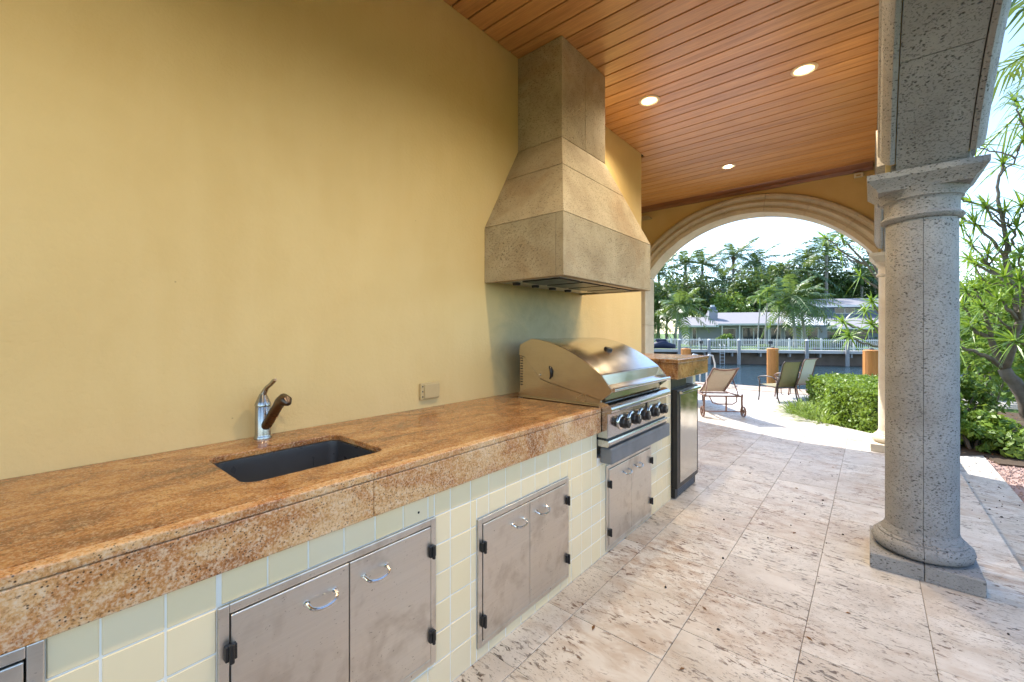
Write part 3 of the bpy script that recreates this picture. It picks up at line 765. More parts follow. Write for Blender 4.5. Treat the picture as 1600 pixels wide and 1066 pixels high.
# ------------------------------------------------------------------ refrigerator
fg = empty('refrigerator', (.55, 3.7, 0), 'narrow stainless refrigerator with black frame under the raised bar', 'refrigerator')
obj('cabinet', MB().box(.305, .775, 3.437, 3.973, .015, .885), M['black'], fg, bevel=.003)
dr = obj('door', MB().box(.7755, .818, 3.440, 3.970, .085, .880), M['black'], fg, bevel=.004)
obj('door_panel', MB().box(.8182, .823, 3.500, 3.925, .125, .835), M['steel2'], dr, bevel=.002)
obj('handle', MB().prism([(.8184, .845), (.850, .850), (.852, .868), (.8184, .872)], 'y', 3.470, 3.950), M['chrome'], dr, bevel=.002)
kg = obj('kick_grille', MB().box(.76, .797, 3.450, 3.960, .006, .080), M['black'], fg, bevel=.003)
for i in range(4): obj('slat', MB().box(.7975, .801, 3.50, 3.91, .018+i*.014, .025+i*.014), M['ledge'], kg)
obj('gap_shade', MB().box(.60, .768, 3.45, 3.80, .8865, .962), M['black'], fg)  # black block standing for the shade in the gap above the refrigerator

# ------------------------------------------------------------------ stone hood
hd_ = empty('range_hood', (.3, 2.7, 1.68), 'tapered coral stone range hood with tall chimney above the grill', 'hood')
HY0, HY1, HX = 2.071, 3.345, .637; ZB, ZM, ZC = 1.680, 2.053, 2.683; CY0, CY1, CX = 2.427, 3.045, .390
cz = 3.374
gp = .0012
for y0, y1 in ((CY0, 2.735), (2.7365, CY1)):
    obj('chimney_stone', MB().box(.001, CX, y0, y1, ZC+gp, cz), M['hoodstone'], hd_, bevel=.003)
def loft(mb, a, b):
    return mb.add([(.001, a[0], a[3]), (a[2], a[0], a[3]), (a[2], a[1], a[3]), (.001, a[1], a[3]), (.001, b[0], b[3]), (b[2], b[0], b[3]), (b[2], b[1], b[3]), (.001, b[1], b[3])],
                  [(0,3,2,1),(4,5,6,7),(0,1,5,4),(1,2,6,5),(2,3,7,6),(3,0,4,7)])
def lev(t): return (HY0+(CY0-HY0)*t, HY1+(CY1-HY1)*t, HX+(CX-HX)*t, ZM+(ZC-ZM)*t)
for t0, t1 in ((0.0, .60), (.60, 1.0)):
    a = list(lev(t0)); b = list(lev(t1)); a[3] += gp; b[3] -= gp
    obj('canopy_stone', loft(MB(), a, b), M['hoodstone'], hd_, bevel=.003)
bandw = .055
bd_ = MB().box(HX-bandw, HX, HY0, HY1, ZB, ZM-gp)
obj('band_front', bd_, M['hoodstone'], hd_, bevel=.003)
obj('band_side', MB().box(.001, HX-bandw-.0015, HY0, HY0+bandw, ZB, ZM-gp), M['hoodstone'], hd_, bevel=.003)
obj('band_side', MB().box(.001, HX-bandw-.0015, HY1-bandw, HY1, ZB, ZM-gp), M['hoodstone'], hd_, bevel=.003)
ins = obj('hood_insert', MB().box(.002, HX-bandw-.003, HY0+bandw+.002, HY1-bandw-.002, ZB+.012, ZB+.10), M['steel'], hd_)
for i in range(4):
    yb = HY0+.16+i*.285
    obj('filter', MB().box(.20, .50, yb, yb+.25, ZB+.003, ZB+.0115), M['black'], ins, bevel=.003)
for i in range(4):
    obj('lamp_socket', MB().lathe([(0, ZB-.006), (.026, ZB-.005), (.030, ZB+.011), (0, ZB+.0115)], (.10, HY0+.22+i*.22, 0), 16), M['black'], ins, smooth=True)

# ================================================================== GARDEN AND CANAL
def foliage_mesh(name, leaves, mat):
    """leaves: list of (points...) polygons"""
    v = []; f = []
    for L in leaves:
        b = len(v); v += L; f.append(tuple(range(b, b+len(L))))
    me = bpy.data.meshes.new(name); me.from_pydata(v, [], f); me.materials.append(mat); return me
def link(name, me, parent, org=None):
    o = bpy.data.objects.new(name, me); col.objects.link(o)
    if parent is not None: o.parent = parent; ORIGIN[o.name] = ORIGIN[parent.name]
    return o
RS = np.random.RandomState(11)
def leaf_quads(P, N, size, aspect=.5, jitter=.9):
    """numpy: diamond leaves at points P, roughly facing N"""
    n = len(P)
    nn = N + RS.normal(0, jitter, (n, 3)); nn /= np.linalg.norm(nn, axis=1)[:, None]
    t = RS.normal(0, 1, (n, 3)); t -= (t*nn).sum(1)[:, None]*nn; t /= np.linalg.norm(t, axis=1)[:, None]
    b = np.cross(nn, t); s = size*RS.uniform(.6, 1.3, (n, 1))
    V = np.stack([P-t*s, P+b*s*aspect+nn*s*.12, P+t*s, P-b*s*aspect+nn*s*.12], 1).reshape(-1, 3)
    return V
def quads_mesh(name, V, mat):
    me = bpy.data.meshes.new(name); n = len(V)//4
    me.vertices.add(len(V)); me.vertices.foreach_set('co', V.astype(np.float32).ravel())
    me.loops.add(len(V)); me.loops.foreach_set('vertex_index', np.arange(len(V), dtype=np.int32))
    me.polygons.add(n); me.polygons.foreach_set('loop_start', np.arange(0, len(V), 4, dtype=np.int32)); me.polygons.foreach_set('loop_total', np.full(n, 4, np.int32))
    me.update(); me.validate(); me.materials.append(mat); return me
def clump_points(c, rad, n, clumps, spread=.28, shell=.75):
    d = RS.normal(0, 1, (clumps, 3)); d /= np.linalg.norm(d, axis=1)[:, None]
    d[:, 2] = np.abs(d[:, 2])*1.1 - .35
    cc = d*RS.uniform(shell*.75, 1.0, (clumps, 1))
    k = RS.randint(0, clumps, n); o = RS.normal(0, 1, (n, 3)); o /= np.linalg.norm(o, axis=1)[:, None]
    P = cc[k] + o*spread*RS.uniform(.55, 1.15, (n, 1))*RS.uniform(.7, 1.3, (clumps, 1))[k]
    return np.array(c) + P*np.array(rad), o + np.array([0, 0, .45])

def bush(name, base, rad, label, cat, group, mat, n=2500, size=.05, clumps=30, stems=5, aspect=.5, spread=.28, lift=0.6):
    o = empty(name, base, label, cat, group)
    P, N = clump_points((0, 0, rad[2]*lift), rad, n, clumps, spread)
    P[:, 2] = np.maximum(P[:, 2], .02+.03*RS.rand(len(P)))
    link('foliage', quads_mesh('foliage', leaf_quads(P, N, size, aspect), mat), o)
    st = MB()
    for i in range(stems):
        a = rnd.uniform(0, 6.28); r = rnd.uniform(.3, .75)
        st.tube([(.03*math.cos(a), .03*math.sin(a), 0), (r*.5*rad[0]*math.cos(a), r*.5*rad[1]*math.sin(a), rad[2]*.5), (r*rad[0]*math.cos(a), r*rad[1]*math.sin(a), rad[2]*(lift+.25))], [.02, .014, .005], 5)
    if stems: link('stem', mesh_of('stem', st, M['bark']), o)
    return o

def frond(V, base, az, el, L, droop, leaflen, nl, wleaf, wind=(0, 0, 0), sag=.45, twist=0.0, rach=None):
    """one feather frond: leaflets appended as quads to V"""
    d = np.array([math.cos(az)*math.cos(el), math.sin(az)*math.cos(el), math.sin(el)]); w = np.array(wind)
    base = np.array(base); pts = []
    for i in range(nl+1):
        s = i/nl
        pts.append(base + d*L*s + np.array([0, 0, -1])*droop*L*s**2.1 + w*L*s**1.6)
    pts = np.array(pts)
    if rach is not None: rach.append(pts)
    for i in range(1, nl):
        s = i/nl; p = pts[i]; tg = pts[i+1]-pts[i-1]; tg /= np.linalg.norm(tg)
        side = np.cross(tg, [0, 0, 1.0]); side /= (np.linalg.norm(side)+1e-6); up = np.cross(side, tg)
        ll = leaflen*(math.sin(math.pi*min(1, s*.86+.14))**.6)*(.85+.3*RS.rand())
        for sg in (-1, 1):
            a = twist + RS.normal(0, .16)
            o = sg*side*math.cos(a) + up*(math.sin(a)+.18) + tg*.55 + w*.5
            o /= np.linalg.norm(o)
            m = p + o*ll*.55 + np.array([0, 0, -sag*ll*.18]); e = p + o*ll*.95 + np.array([0, 0, -sag*ll*.75])
            ww = tg*wleaf*.5
            V += [p-ww*.6, p+ww*.6, m+ww, m-ww, m-ww, m+ww, e+ww*.15, e-ww*.15]
def palm(name, base, top, label, group, mat, nf=16, L=2.2, leaflen=.6, nl=22, wleaf=.07, rtrunk=.14, kind='coco', wind=(.18, .05, -.02), dead=0, seed=0):
    global RS
    RS = np.random.RandomState(100+seed)
    o = empty(name, base, label, 'palm tree', group)
    bx, by, bz = base; dx, dy, dz = top[0]-bx, top[1]-by, top[2]-bz
    pts = []; rad = []
    for i in range(13):
        s = i/12; bend = math.sin(s*math.pi*.5)
        pts.append((dx*s**1.5, dy*s**1.5, dz*s)); rad.append(rtrunk*(1.35 if i == 0 else 1.0 - .35*s) * (1.04 if i % 2 else .97))
    link('trunk', mesh_of('trunk', MB().tube(pts, rad, 10), M['trunk'], smooth='all'), o)
    t = np.array((dx, dy, dz)); V = []; rach = []
    if kind == 'royal':
        link('crownshaft', mesh_of('crownshaft', MB().tube([tuple(t+[0, 0, -.1]), tuple(t+[0, 0, .5]), tuple(t+[0, 0, 1.25])], [rtrunk*.9, rtrunk*.85, .06], 10), M['shaft'], smooth='all'), o)
        t = t + [0, 0, 1.1]
    for i in range(nf):
        u = (i+.5)/nf
        az = i*2.39996 + RS.normal(0, .15)
        if kind == 'royal': el = R(64) - R(78)*u**.8 + RS.normal(0, .08); dr = .30+.40*u
        else: el = R(62) - R(94)*u**.9 + RS.normal(0, .1); dr = .34+.34*u
        frond(V, t, az, el, L*RS.uniform(.85, 1.12), dr, leaflen, nl, wleaf, wind, .5 if kind == 'coco' else .35, RS.normal(0, .25) if kind == 'royal' else -.15, rach)
    link('crown', quads_mesh('crown', np.array(V), mat), o)
    rm = MB()
    for p in rach: rm.tube([tuple(q) for q in p[::4]] + [tuple(p[-1])], [.035*(1-.9*k/len(p[::4])) for k in range(len(p[::4])+1)], 4, False)
    link('frond_stalks', mesh_of('frond_stalks', rm, M['shaft'], recalc=False), o)
    if dead:
        V = []
        for i in range(dead): frond(V, t-[0, 0, .1], RS.uniform(0, 6.28), R(-35), L*.8, .5, leaflen*.6, nl, wleaf*.8, (0, 0, 0), .9)
        link('dead_fronds', quads_mesh('dead_fronds', np.array(V), M['brown']), o)
    if kind == 'coco':
        nt_ = MB()
        for i in range(7):
            a = i*.9; c = t + np.array([.22*math.cos(a), .22*math.sin(a), -.18-.08*(i % 3)])
            nt_.lathe([(0, -.13), (.08, -.08), (.11, 0), (.08, .09), (0, .13)], tuple(c), 8)
        link('coconuts', mesh_of('coconuts', nt_, M['piling'], smooth='all'), o)
    return o

# ---- the far bank, in its own frame: a along the bank, b inland
FO = Vector((-6.7345, 40.365)); FE = Vector((.9, .4359)); FN = Vector((-.4359, .9)); FROT = math.atan2(.4359, .9)
def F(a, b, z=0.0): p = FO + FE*a + FN*b; return (p.x, p.y, z)
def fbox(mb, a0, a1, b0, b1, z0, z1):
    c = [F(a, b) for a, b in ((a0,b0),(a1,b0),(a1,b1),(a0,b1))]
    return mb.add([(p[0],p[1],z0) for p in c]+[(p[0],p[1],z1) for p in c], [(0,3,2,1),(4,5,6,7),(0,1,5,4),(1,2,6,5),(2,3,7,6),(3,0,4,7)])
def fprism(mb, prof, a0, a1):
    """profile in (b,z) extruded along a"""
    n = len(prof)
    vs = [F(a0, b, z) for b, z in prof] + [F(a1, b, z) for b, z in prof]
    return mb.add(vs, [tuple(range(n)), tuple(range(n, 2*n))] + [(i, (i+1) % n, n+(i+1) % n, n+i) for i in range(n)])
tag(obj('far_bank', fbox(MB(), -150, 170, .9, 400, -3, -.28), M['grass']), kind='structure')
tag(obj('seawall', fbox(MB(), -150, 170, .55, .9, -3, -.20), M['wetwall']), kind='structure')
dk = empty('far_dock', F(1, 0, -.2), 'long pale dock along the far side of the canal', 'dock')
for k in range(14):
    a0 = -14 + k*2.2
    obj('deck_slab', fbox(MB(), a0, a0+2.19, -.15, .95, -.42, -.19), M['concrete'], dk)
    obj('cross_beam', fbox(MB(), a0+.3, a0+.42, -.05, .54, -.75, -.425), M['greywood'], dk)
lad = empty('dock_ladder', F(-1.3, -.2, -1.5), 'small metal ladder hanging from the far dock into the canal', 'ladder')
for a in (-1.45, -1.1): obj('rail', MB().tube([F(a, -.2, -1.6), F(a, -.2, .15), F(a, .05, .3)], .02, 6), M['whitepaint'], lad)
for i in range(5): obj('rung', MB().tube([F(-1.44, -.2, -1.35+i*.28), F(-1.11, -.2, -1.35+i*.28)], .016, 6), M['whitepaint'], lad)
pil_lab = ['grey mooring post at the far dock beside the covered watercraft', 'grey mooring post at the far dock next to the metal ladder', 'grey mooring post at the far dock before the open white fence',
           'grey mooring post at the far dock beside the flowering bush', 'grey mooring post at the far dock near the low blue-grey house', 'grey mooring post at the far dock beyond the low blue-grey house']
for a, l in zip((-4.76, -2.34, 0, 5.07, 7.94, 11.2), pil_lab):
    o = empty('mooring_post', F(a, -.32, -1.5), l, 'post', 'grey mooring posts along the far dock')
    p = F(a, -.32)
    obj('post', MB().lathe([(.14, -2.6), (.145, -1), (.13, .62)], (p[0], p[1], 0), 12), M['greywood'], o, smooth=True)
    obj('cap', MB().lathe([(.15, .622), (.15, .66), (0, .78)], (p[0], p[1], 0), 12), M['whitepaint'], o)
# white picket fence: one section between two posts after another
fl_lab = ['behind the covered watercraft', 'behind the metal ladder', 'in front of the garden beds', 'in front of the thin pale trees', 'beside the flowering bush', 'below the house entry', 'in front of the low roof', 'at the end by the leaning twigs']
for k in range(8):
    a0 = -7.6 + k*2.45; b = 2.2
    o = empty('picket_fence', F(a0+1.2, b, -.28), 'white picket fence section on the far bank ' + fl_lab[k], 'fence', 'white fence sections on the far bank')
    pk = MB()
    for i in range(17): fbox(pk, a0+.09+i*.14, a0+.13+i*.14, b-.012, b+.012, -.18, .74)
    obj('pickets', pk, M['whitepaint'], o)
    for z in (-.08, .60): obj('rail', fbox(MB(), a0+.04, a0+2.41, b+.013, b+.04, z, z+.06), M['whitepaint'], o)
    obj('fence_post', fbox(MB(), a0-.05, a0+.035, b-.04, b+.045, -.30, .82), M['whitepaint'], o)

# houses
def house_long():
    o = empty('long_house', F(6, 18, -.28), 'long low pale house with grey roof and chimney across the canal', 'house')
    obj('wall', fbox(MB(), -1.6, 13.2, 16, 26, -.28, 2.25), M['housewall'], o)
    rf_ = obj('roof', fprism(MB(), [(15.2, 2.18), (15.2, 2.34), (22, 3.95), (27, 2.34), (27, 2.18)], 1.5, 12.6), M['roof'], o)
    obj('eave_board', fbox(MB(), 1.5, 12.6, 15.15, 15.195, 2.14, 2.36), M['whitepaint'], rf_)
    r2 = obj('wing_roof', fprism(MB(), [(14.4, 1.98), (14.4, 2.12), (19.5, 3.3), (24, 2.2), (24, 2.0)], -2.3, 1.45), M['roof'], o)
    obj('eave_board', fbox(MB(), -2.3, 1.45, 14.35, 14.395, 1.93, 2.14), M['whitepaint'], r2)
    ch = obj('chimney', fbox(MB(), .95, 1.95, 17.5, 18.5, 2.2, 4.1), M['housewall'], o)
    obj('chimney_cap', fbox(MB(), 1.1, 1.8, 17.6, 18.4, 4.102, 4.5), M['houseblue'], ch)
    obj('chimney_pot', fbox(MB(), 1.25, 1.65, 17.75, 18.25, 4.502, 4.75), M['whitepaint'], ch)
    for a0, a1, z0, z1, nm in ((-1.2, -.8, -.1, 1.8, 'door'), (4.4, 5.5, -.1, 1.85, 'glass_door'), (5.62, 6.7, -.1, 1.85, 'glass_door'), (2.2, 3.6, .5, 1.75, 'window'), (7.4, 8.4, .3, 1.8, 'window'), (8.9, 9.9, .3, 1.8, 'window'), (11.2, 12.2, -.1, 1.8, 'window')):
        w = obj(nm, fbox(MB(), a0-.07, a1+.07, 15.93, 15.985, z0-.07, z1+.07), M['whitepaint'], o)
        obj('pane', fbox(MB(), a0, a1, 15.90, 15.926, z0, z1), M['glass'], w)
    for a in (2.0, 3.9, 7.0, 10.4): obj('porch_post', fbox(MB(), a-.06, a+.06, 15.3, 15.42, -.28, 2.17), M['whitepaint'], o)
    er = obj('entry_roof', fprism(MB(), [(13.2, 1.96), (13.2, 2.12), (16.6, 3.1), (16.6, 2.9)], 8.6, 12.9), M['whitepaint'], o)
    obj('entry_gutter', fbox(MB(), 8.6, 12.9, 13.1, 13.19, 1.9, 2.08), M['houseblue'], er)
house_long()
def house_blue():
    o = empty('blue_house', F(18, 27, -.28), 'blue-grey two-storey house with pale roofs and a white band window', 'house')
    obj('wall', fbox(MB(), 13.6, 26, 18.6, 26.9, -.28, 2.0), M['houseblue'], o)
    obj('upper_wall', fbox(MB(), 15.5, 26, 27, 34, -.28, 4.9), M['houseblue'], o)
    r1 = obj('lower_roof', fprism(MB(), [(17.4, 1.72), (17.4, 1.88), (26.9, 3.5), (26.9, 3.2)], 13.2, 26.5), M['roof'], o)
    obj('eave_board', fbox(MB(), 13.2, 26.5, 17.35, 17.395, 1.68, 1.9), M['whitepaint'], r1)
    r2 = obj('upper_roof', fprism(MB(), [(26.0, 4.75), (26.0, 4.95), (30.5, 6.15), (35, 4.95), (35, 4.75)], 14.6, 26.6), M['roof'], o)
    obj('eave_board', fbox(MB(), 14.6, 26.6, 25.95, 25.995, 4.70, 4.98), M['whitepaint'], r2)
    for a0, a1 in ((18.6, 19.65), (19.8, 20.85)):
        w = obj('window', fbox(MB(), a0-.06, a1+.06, 26.93, 26.985, 3.85, 4.62), M['whitepaint'], o)
        obj('pane', fbox(MB(), a0, a1, 26.90, 26.926, 3.93, 4.54), M['glass'], w)
    for a0, a1 in ((14.2, 15.6), (16.2, 18.4)):
        w = obj('window', fbox(MB(), a0-.06, a1+.06, 18.53, 18.585, .3, 1.5), M['whitepaint'], o)
        obj('pane', fbox(MB(), a0, a1, 18.50, 18.526, .38, 1.42), M['glass'], w)
house_blue()
# far watercraft under a dark cover
wc = empty('covered_watercraft', F(-6.2, .3, -.19), 'dark blue covered watercraft resting on the far dock', 'watercraft')
hl = MB(); n = 9
for i in range(n):
    s = i/(n-1); w = .42*math.sin(math.pi*(.18+.78*s))**.6; a = -7.3+2.3*s
    ring_ = [F(a, .3+w*math.cos(t), -.19+.04+ (.22+.22*math.sin(math.pi*s)**2)*(1+math.sin(t))*.9) for t in [2*math.pi*k/10 for k in range(10)]]
    hl.v += ring_
for i in range(n-1):
    for k in range(10): hl.f.append((i*10+k, i*10+(k+1) % 10, (i+1)*10+(k+1) % 10, (i+1)*10+k))
hl.f.append(tuple(range(10))); hl.f.append(tuple((n-1)*10+k for k in range(10)))
obj('hull', hl, M['navy'], wc, smooth='all')
sd_ = MB(); fbox(sd_, -6.7, -5.8, .15, .45, .50, .72); obj('saddle', sd_, M['navy'], wc, bevel=.06)
obj('handlebar', MB().tube([F(-5.6, -.05, .80), F(-5.7, .3, .86), F(-5.6, .65, .80)], .03, 6), M['black'], wc)
bm_ = empty('moored_boat', F(-8.5, 2.0, -.3), 'pale grey moored boat hull behind the fence near the hood', 'boat')
obj('cabin', fbox(MB(), -9.6, -6.9, 5.0, 6.4, .2, 1.05), M['whitepaint'], bm_, bevel=.15)
obj('hull', fbox(MB(), -10.5, -6.4, 4.8, 6.6, -.28, .198), M['housewall'], bm_, bevel=.1)
# lanterns on two dock posts, and low garden planting on the far bank
for a, lab in ((-2.9, 'small grey dock lantern standing left of the ladder'), (2.55, 'small grey dock lantern behind the middle orange piling')):
    o = empty('dock_lantern', F(a, .2, -.19), lab, 'lantern', 'grey lanterns on the far dock'); p = F(a, .2)
    obj('stem', MB().lathe([(.07, -.19), (.05, -.12), (.04, .30)], (p[0], p[1], 0), 8), M['lampgrey'], o)
    obj('head', MB().lathe([(.10, .302), (.15, .34), (.15, .56), (.17, .58), (.04, .68), (0, .69)], (p[0], p[1], 0), 6), M['lampgrey'], o)
    obj('glass', MB().lathe([(.155, .36), (.155, .54)], (p[0], p[1], 0), 6, caps=False), M['glass'], o)

# palms: coconut palms near the bank
for i, (a, b, z, at_, bt_, L, lab) in enumerate([
    (-4.2, 8, 4.15, -3.7, 8, 3.0, 'short leafy coconut palm left of the long house'),
    (7.15, 8, 5.0, 6.75, 8, 3.5, 'large drooping coconut palm before the long house'),
    (8.4, 9, 4.4, 7.9, 9, 3.0, 'coconut palm with yellowing low fronds right beside the largest one'),
    (-6.9, 9, 2.6, -6.7, 9, 2.4, 'low young coconut palm behind the covered watercraft')]):
    palm('coconut_palm', F(a, b, -.28), F(at_, bt_, z), lab, 'coconut palms on the far bank', M['coco'], 20, L*1.2, .9, 22, .145, .17, 'coco', (.12, .04, 0), 2 if i == 2 else 0, i)
# tall royal palms behind the houses
roy = [(-3.2, 40, 10.9), (1.3, 40, 12.3), (4.4, 42, 12.4), (6.4, 36, 8.6), (9.2, 41, 13.6), (12.4, 40, 12.0), (13.3, 34, 8.6), (20.5, 41, 12.6), (21.7, 37, 13.6), (23.8, 42, 12.0), (26.9, 38, 8.9), (29.6, 40, 9.8), (34, 43, 11.5), (16.3, 44, 9.6), (-7.5, 42, 12.0), (18.4, 36, 9.8)]
royl = ['far royal palm rising behind the short coconut palm', 'royal palm with upswept fronds behind the chimney', 'royal palm standing close beside the upswept one', 'short royal palm with thick pale trunk behind the chimney', 'tallest wind-bent royal palm above the long house roof', 'spreading royal palm next to the tallest wind-bent one',
        'short dark royal palm over the roof ridge', 'bushy royal palm left of the highest spike', 'highest royal palm with a spear leaf above the blue-grey house', 'dark royal palm right behind the highest one', 'low royal palm over the upper roof of the blue-grey house', 'royal palm beyond the twigs beside the corner column', 'royal palm partly hidden by the stone columns', 'low royal palm in the dip of the treeline', 'royal palm hidden mostly by the arch jamb', 'mid-height royal palm below the highest one']
for i, ((a, b, z), lab) in enumerate(zip(roy, royl)):
    palm('royal_palm', F(a+rnd.uniform(-.3, .3), b, -.28), F(a, b, z), lab, 'royal palms behind the houses', M['royal'], 14, 5.2, 1.15, 18, .25, .30, 'royal', (.20, .08, .02), 3 if i in (4, 5, 7) else 0, 20+i)
RS = np.random.RandomState(5)
# thin pale-trunked young palms before the house
for i, (a, b, h, lab) in enumerate([(3.2, 6, 4.0, 'slender pale-trunked palm before the glass doors'), (4.0, 6.5, 4.6, 'taller slender pale-trunked palm before the glass doors'), (5.2, 7, 3.3, 'slender leaning palm beside the big coconut palm')]):
    palm('slender_palm', F(a, b, -.28), F(a+.2, b, h-.3), lab, 'slender palms before the house', M['pale'], 9, 1.3, .5, 16, .07, .07, 'royal', (.1, 0, 0), 0, 60+i)
RS = np.random.RandomState(6)
def broad(a, b, w, h, lab, mat, n=5200, size=.22, z0=0.0, clumps=60):
    o = empty('broadleaf_tree', F(a, b, -.28), lab, 'tree', 'broadleaf trees on the far bank')
    h = h*1.15 if b > 28.5 and h > 6 else h
    P, N = clump_points((0, 0, h*.55), (w, w, h*.50), n, clumps, .26, .7)
    P[:, 2] = np.maximum(P[:, 2], .3)
    link('crown', quads_mesh('crown', leaf_quads(P, N, size, .55), mat), o)
    tr = MB().tube([(0,0,-.1), (.1, 0, h*.3), (-.05, .1, h*.62)], [.22, .17, .08], 8)
    for k in range(5):
        an = k*1.3; tr.tube([(.08, 0, h*(.25+.05*k)), (w*.3*math.cos(an), w*.3*math.sin(an), h*.5), (w*.6*math.cos(an), w*.6*math.sin(an), h*.68)], [.09, .06, .02], 6)
    link('trunk', mesh_of('trunk', tr, M['bark']), o)
    return o
bt_list = [(-9, 31, 5.4, 10.37, 'dark rounded tree behind the short coconut palm', M['deep']), (-3, 29, 4.56, 9.272, 'leafy green tree left of the chimney', M['mid']), (1.2, 32, 4.56, 9.76, 'green tree right behind the chimney', M['deep']),
    (5.6, 29, 3.4, 6.6, 'bright yellow-green tree above the roof ridge', M['pale']), (9.6, 31, 4.56, 10.004, 'green tree above the middle of the long roof', M['mid']), (13.5, 33, 4.8, 10.492, 'dark tree behind the large coconut palm', M['deep']), (17.8, 43, 5.04, 12.2, 'dense dark tree behind the highest royal palm', M['deep']),
    (22.6, 41, 5.28, 11.468, 'dense green tree behind the blue-grey house', M['mid']), (27.5, 42, 5.4, 10.492, 'dark tree to the right of the upper roof', M['deep']), (32.5, 42, 5, 9.5, 'dark tree seen past the corner column', M['mid']), (38, 40, 5, 9, 'distant dark tree behind the branching garden tree', M['deep']), (45, 42, 6, 10, 'distant green tree at the end of the treeline', M['mid']), (-14, 34, 5, 9, 'dark tree behind the arch jamb', M['deep'])]
for q in bt_list: broad(*q)
broad(7.4, 27.5, 1.1, 4.6, 'small yellow-leaved tree peeking over the roof ridge', M['yellow'], 700, .16)
tl = [F(a, 52+6*math.sin(a*.31), 0) for a in np.arange(-70, 100, 3.2)]
Pp = []; Nn = []
for (x, y, _) in tl:
    hh = rnd.uniform(12.5, 17.5); P, N = clump_points((x, y, hh*.5), (4.0, 4.0, hh*.5), 1700, 26, .3, .6); Pp.append(P); Nn.append(N)
wd = link('distant_treeline', quads_mesh('distant_treeline', leaf_quads(np.concatenate(Pp), np.concatenate(Nn), .26, .6), M['deep']), None)
tag(wd, 'mass of dark distant trees behind the houses', 'trees', kind='stuff')
# shrubs in the far garden
for i, (a, b, w, h, m, lab) in enumerate([(1.2, 10, .95, 1.35, 'pale', 'spiky bright green shrub before the long house wall'), (7.3, 3.2, 1.1, .95, 'lily', 'variegated shrub behind the far fence'), (8.6, 3.4, .9, 1.0, 'mid', 'dark green shrub beside the variegated one'),
    (10.6, 6, 1.3, 1.3, 'mid', 'round shrub before the low blue-grey wall'), (12.8, 5, 1.2, 1.1, 'deep', 'dark shrub under the low roof'), (-.6, 5.0, .8, .7, 'mid', 'low shrub behind the metal ladder'), (3.0, 3.3, .7, .45, 'pale', 'low pale planting before the glass doors'), (15, 4, 1.4, 1.2, 'mid', 'wide shrub beyond the last fence section'), (9.2, 4.6, .8, 1.3, 'deep', 'taller dark shrub at the house entry')]):
    bush('far_shrub', F(a, b, -.28), (w, w*.8, h*.75), lab, 'shrub', 'shrubs on the far bank', M[m], 900, .13, 18, 3)
bush('flower_patch', F(7.0, 2.6, -.28), (.35, .25, .3), 'small patch of pink flowers at the foot of the far fence', 'flowers', None, M['red'], 160, .07, 8, 2)
bush('red_shrub', F(-1.9, 9.5, -.28), (.9, .6, .55), 'low reddish shrub before the house wing', 'shrub', None, M['brown'], 420, .11, 12, 3)

# ------------------------------------------------------------------ orange pilings at the near bank
for (x, y, r, zt, lab) in [(-2.2, 12.96, .140, .833, 'orange wooden piling partly hidden behind the raised bar'), (-.02, 13.23, .140, .885, 'orange wooden piling behind the olive patio chair'), (2.0, 11.80, .138, .94, 'orange wooden piling behind the clipped hedge')]:
    o = empty('timber_piling', (x, y, -1.4), lab, 'piling', 'orange pilings along the patio edge')
    mb = MB()
    n = 22
    for i in range(n):
        a0, a1 = 2*math.pi*i/n, 2*math.pi*(i+1)/n; am = (a0+a1)/2; rr = r*(1.02 if i % 2 else .985)
        mb.add([(x+rr*math.cos(a0), y+rr*math.sin(a0), -2.4), (x+rr*math.cos(a1), y+rr*math.sin(a1), -2.4), (x+rr*math.cos(a1), y+rr*math.sin(a1), zt), (x+rr*math.cos(a0), y+rr*math.sin(a0), zt)], [(0,1,2,3)])
    obj('post', mb, M['piling'], o, recalc=False)
    obj('top', MB().lathe([(r*1.03, zt-.004), (r*1.03, zt+.012), (r*.8, zt+.03), (0, zt+.034)], (x, y, 0), 22), M['piling'], o)
    obj('light_base', MB().lathe([(.05, zt+.034), (.045, zt+.06), (.02, zt+.075), (0, zt+.076)], (x, y, 0), 10), M['lampgrey'], o)
hr = empty('swim_ladder_rail', (-1.40, 11.7, 0), 'white curved swim ladder rail at the patio edge behind the lounger', 'rail')
for dx in (0, .38):
    pts = [(-1.55+dx, 11.35, -.012), (-1.55+dx, 11.35, .62), (-1.55+dx, 11.42, .72), (-1.55+dx, 11.55, .76), (-1.55+dx, 11.9, .72), (-1.55+dx, 12.1, .5), (-1.55+dx, 12.12, -1.2)]
    obj('handrail', MB().tube(pts, .022, 8), M['whitepaint'], hr, smooth='all')

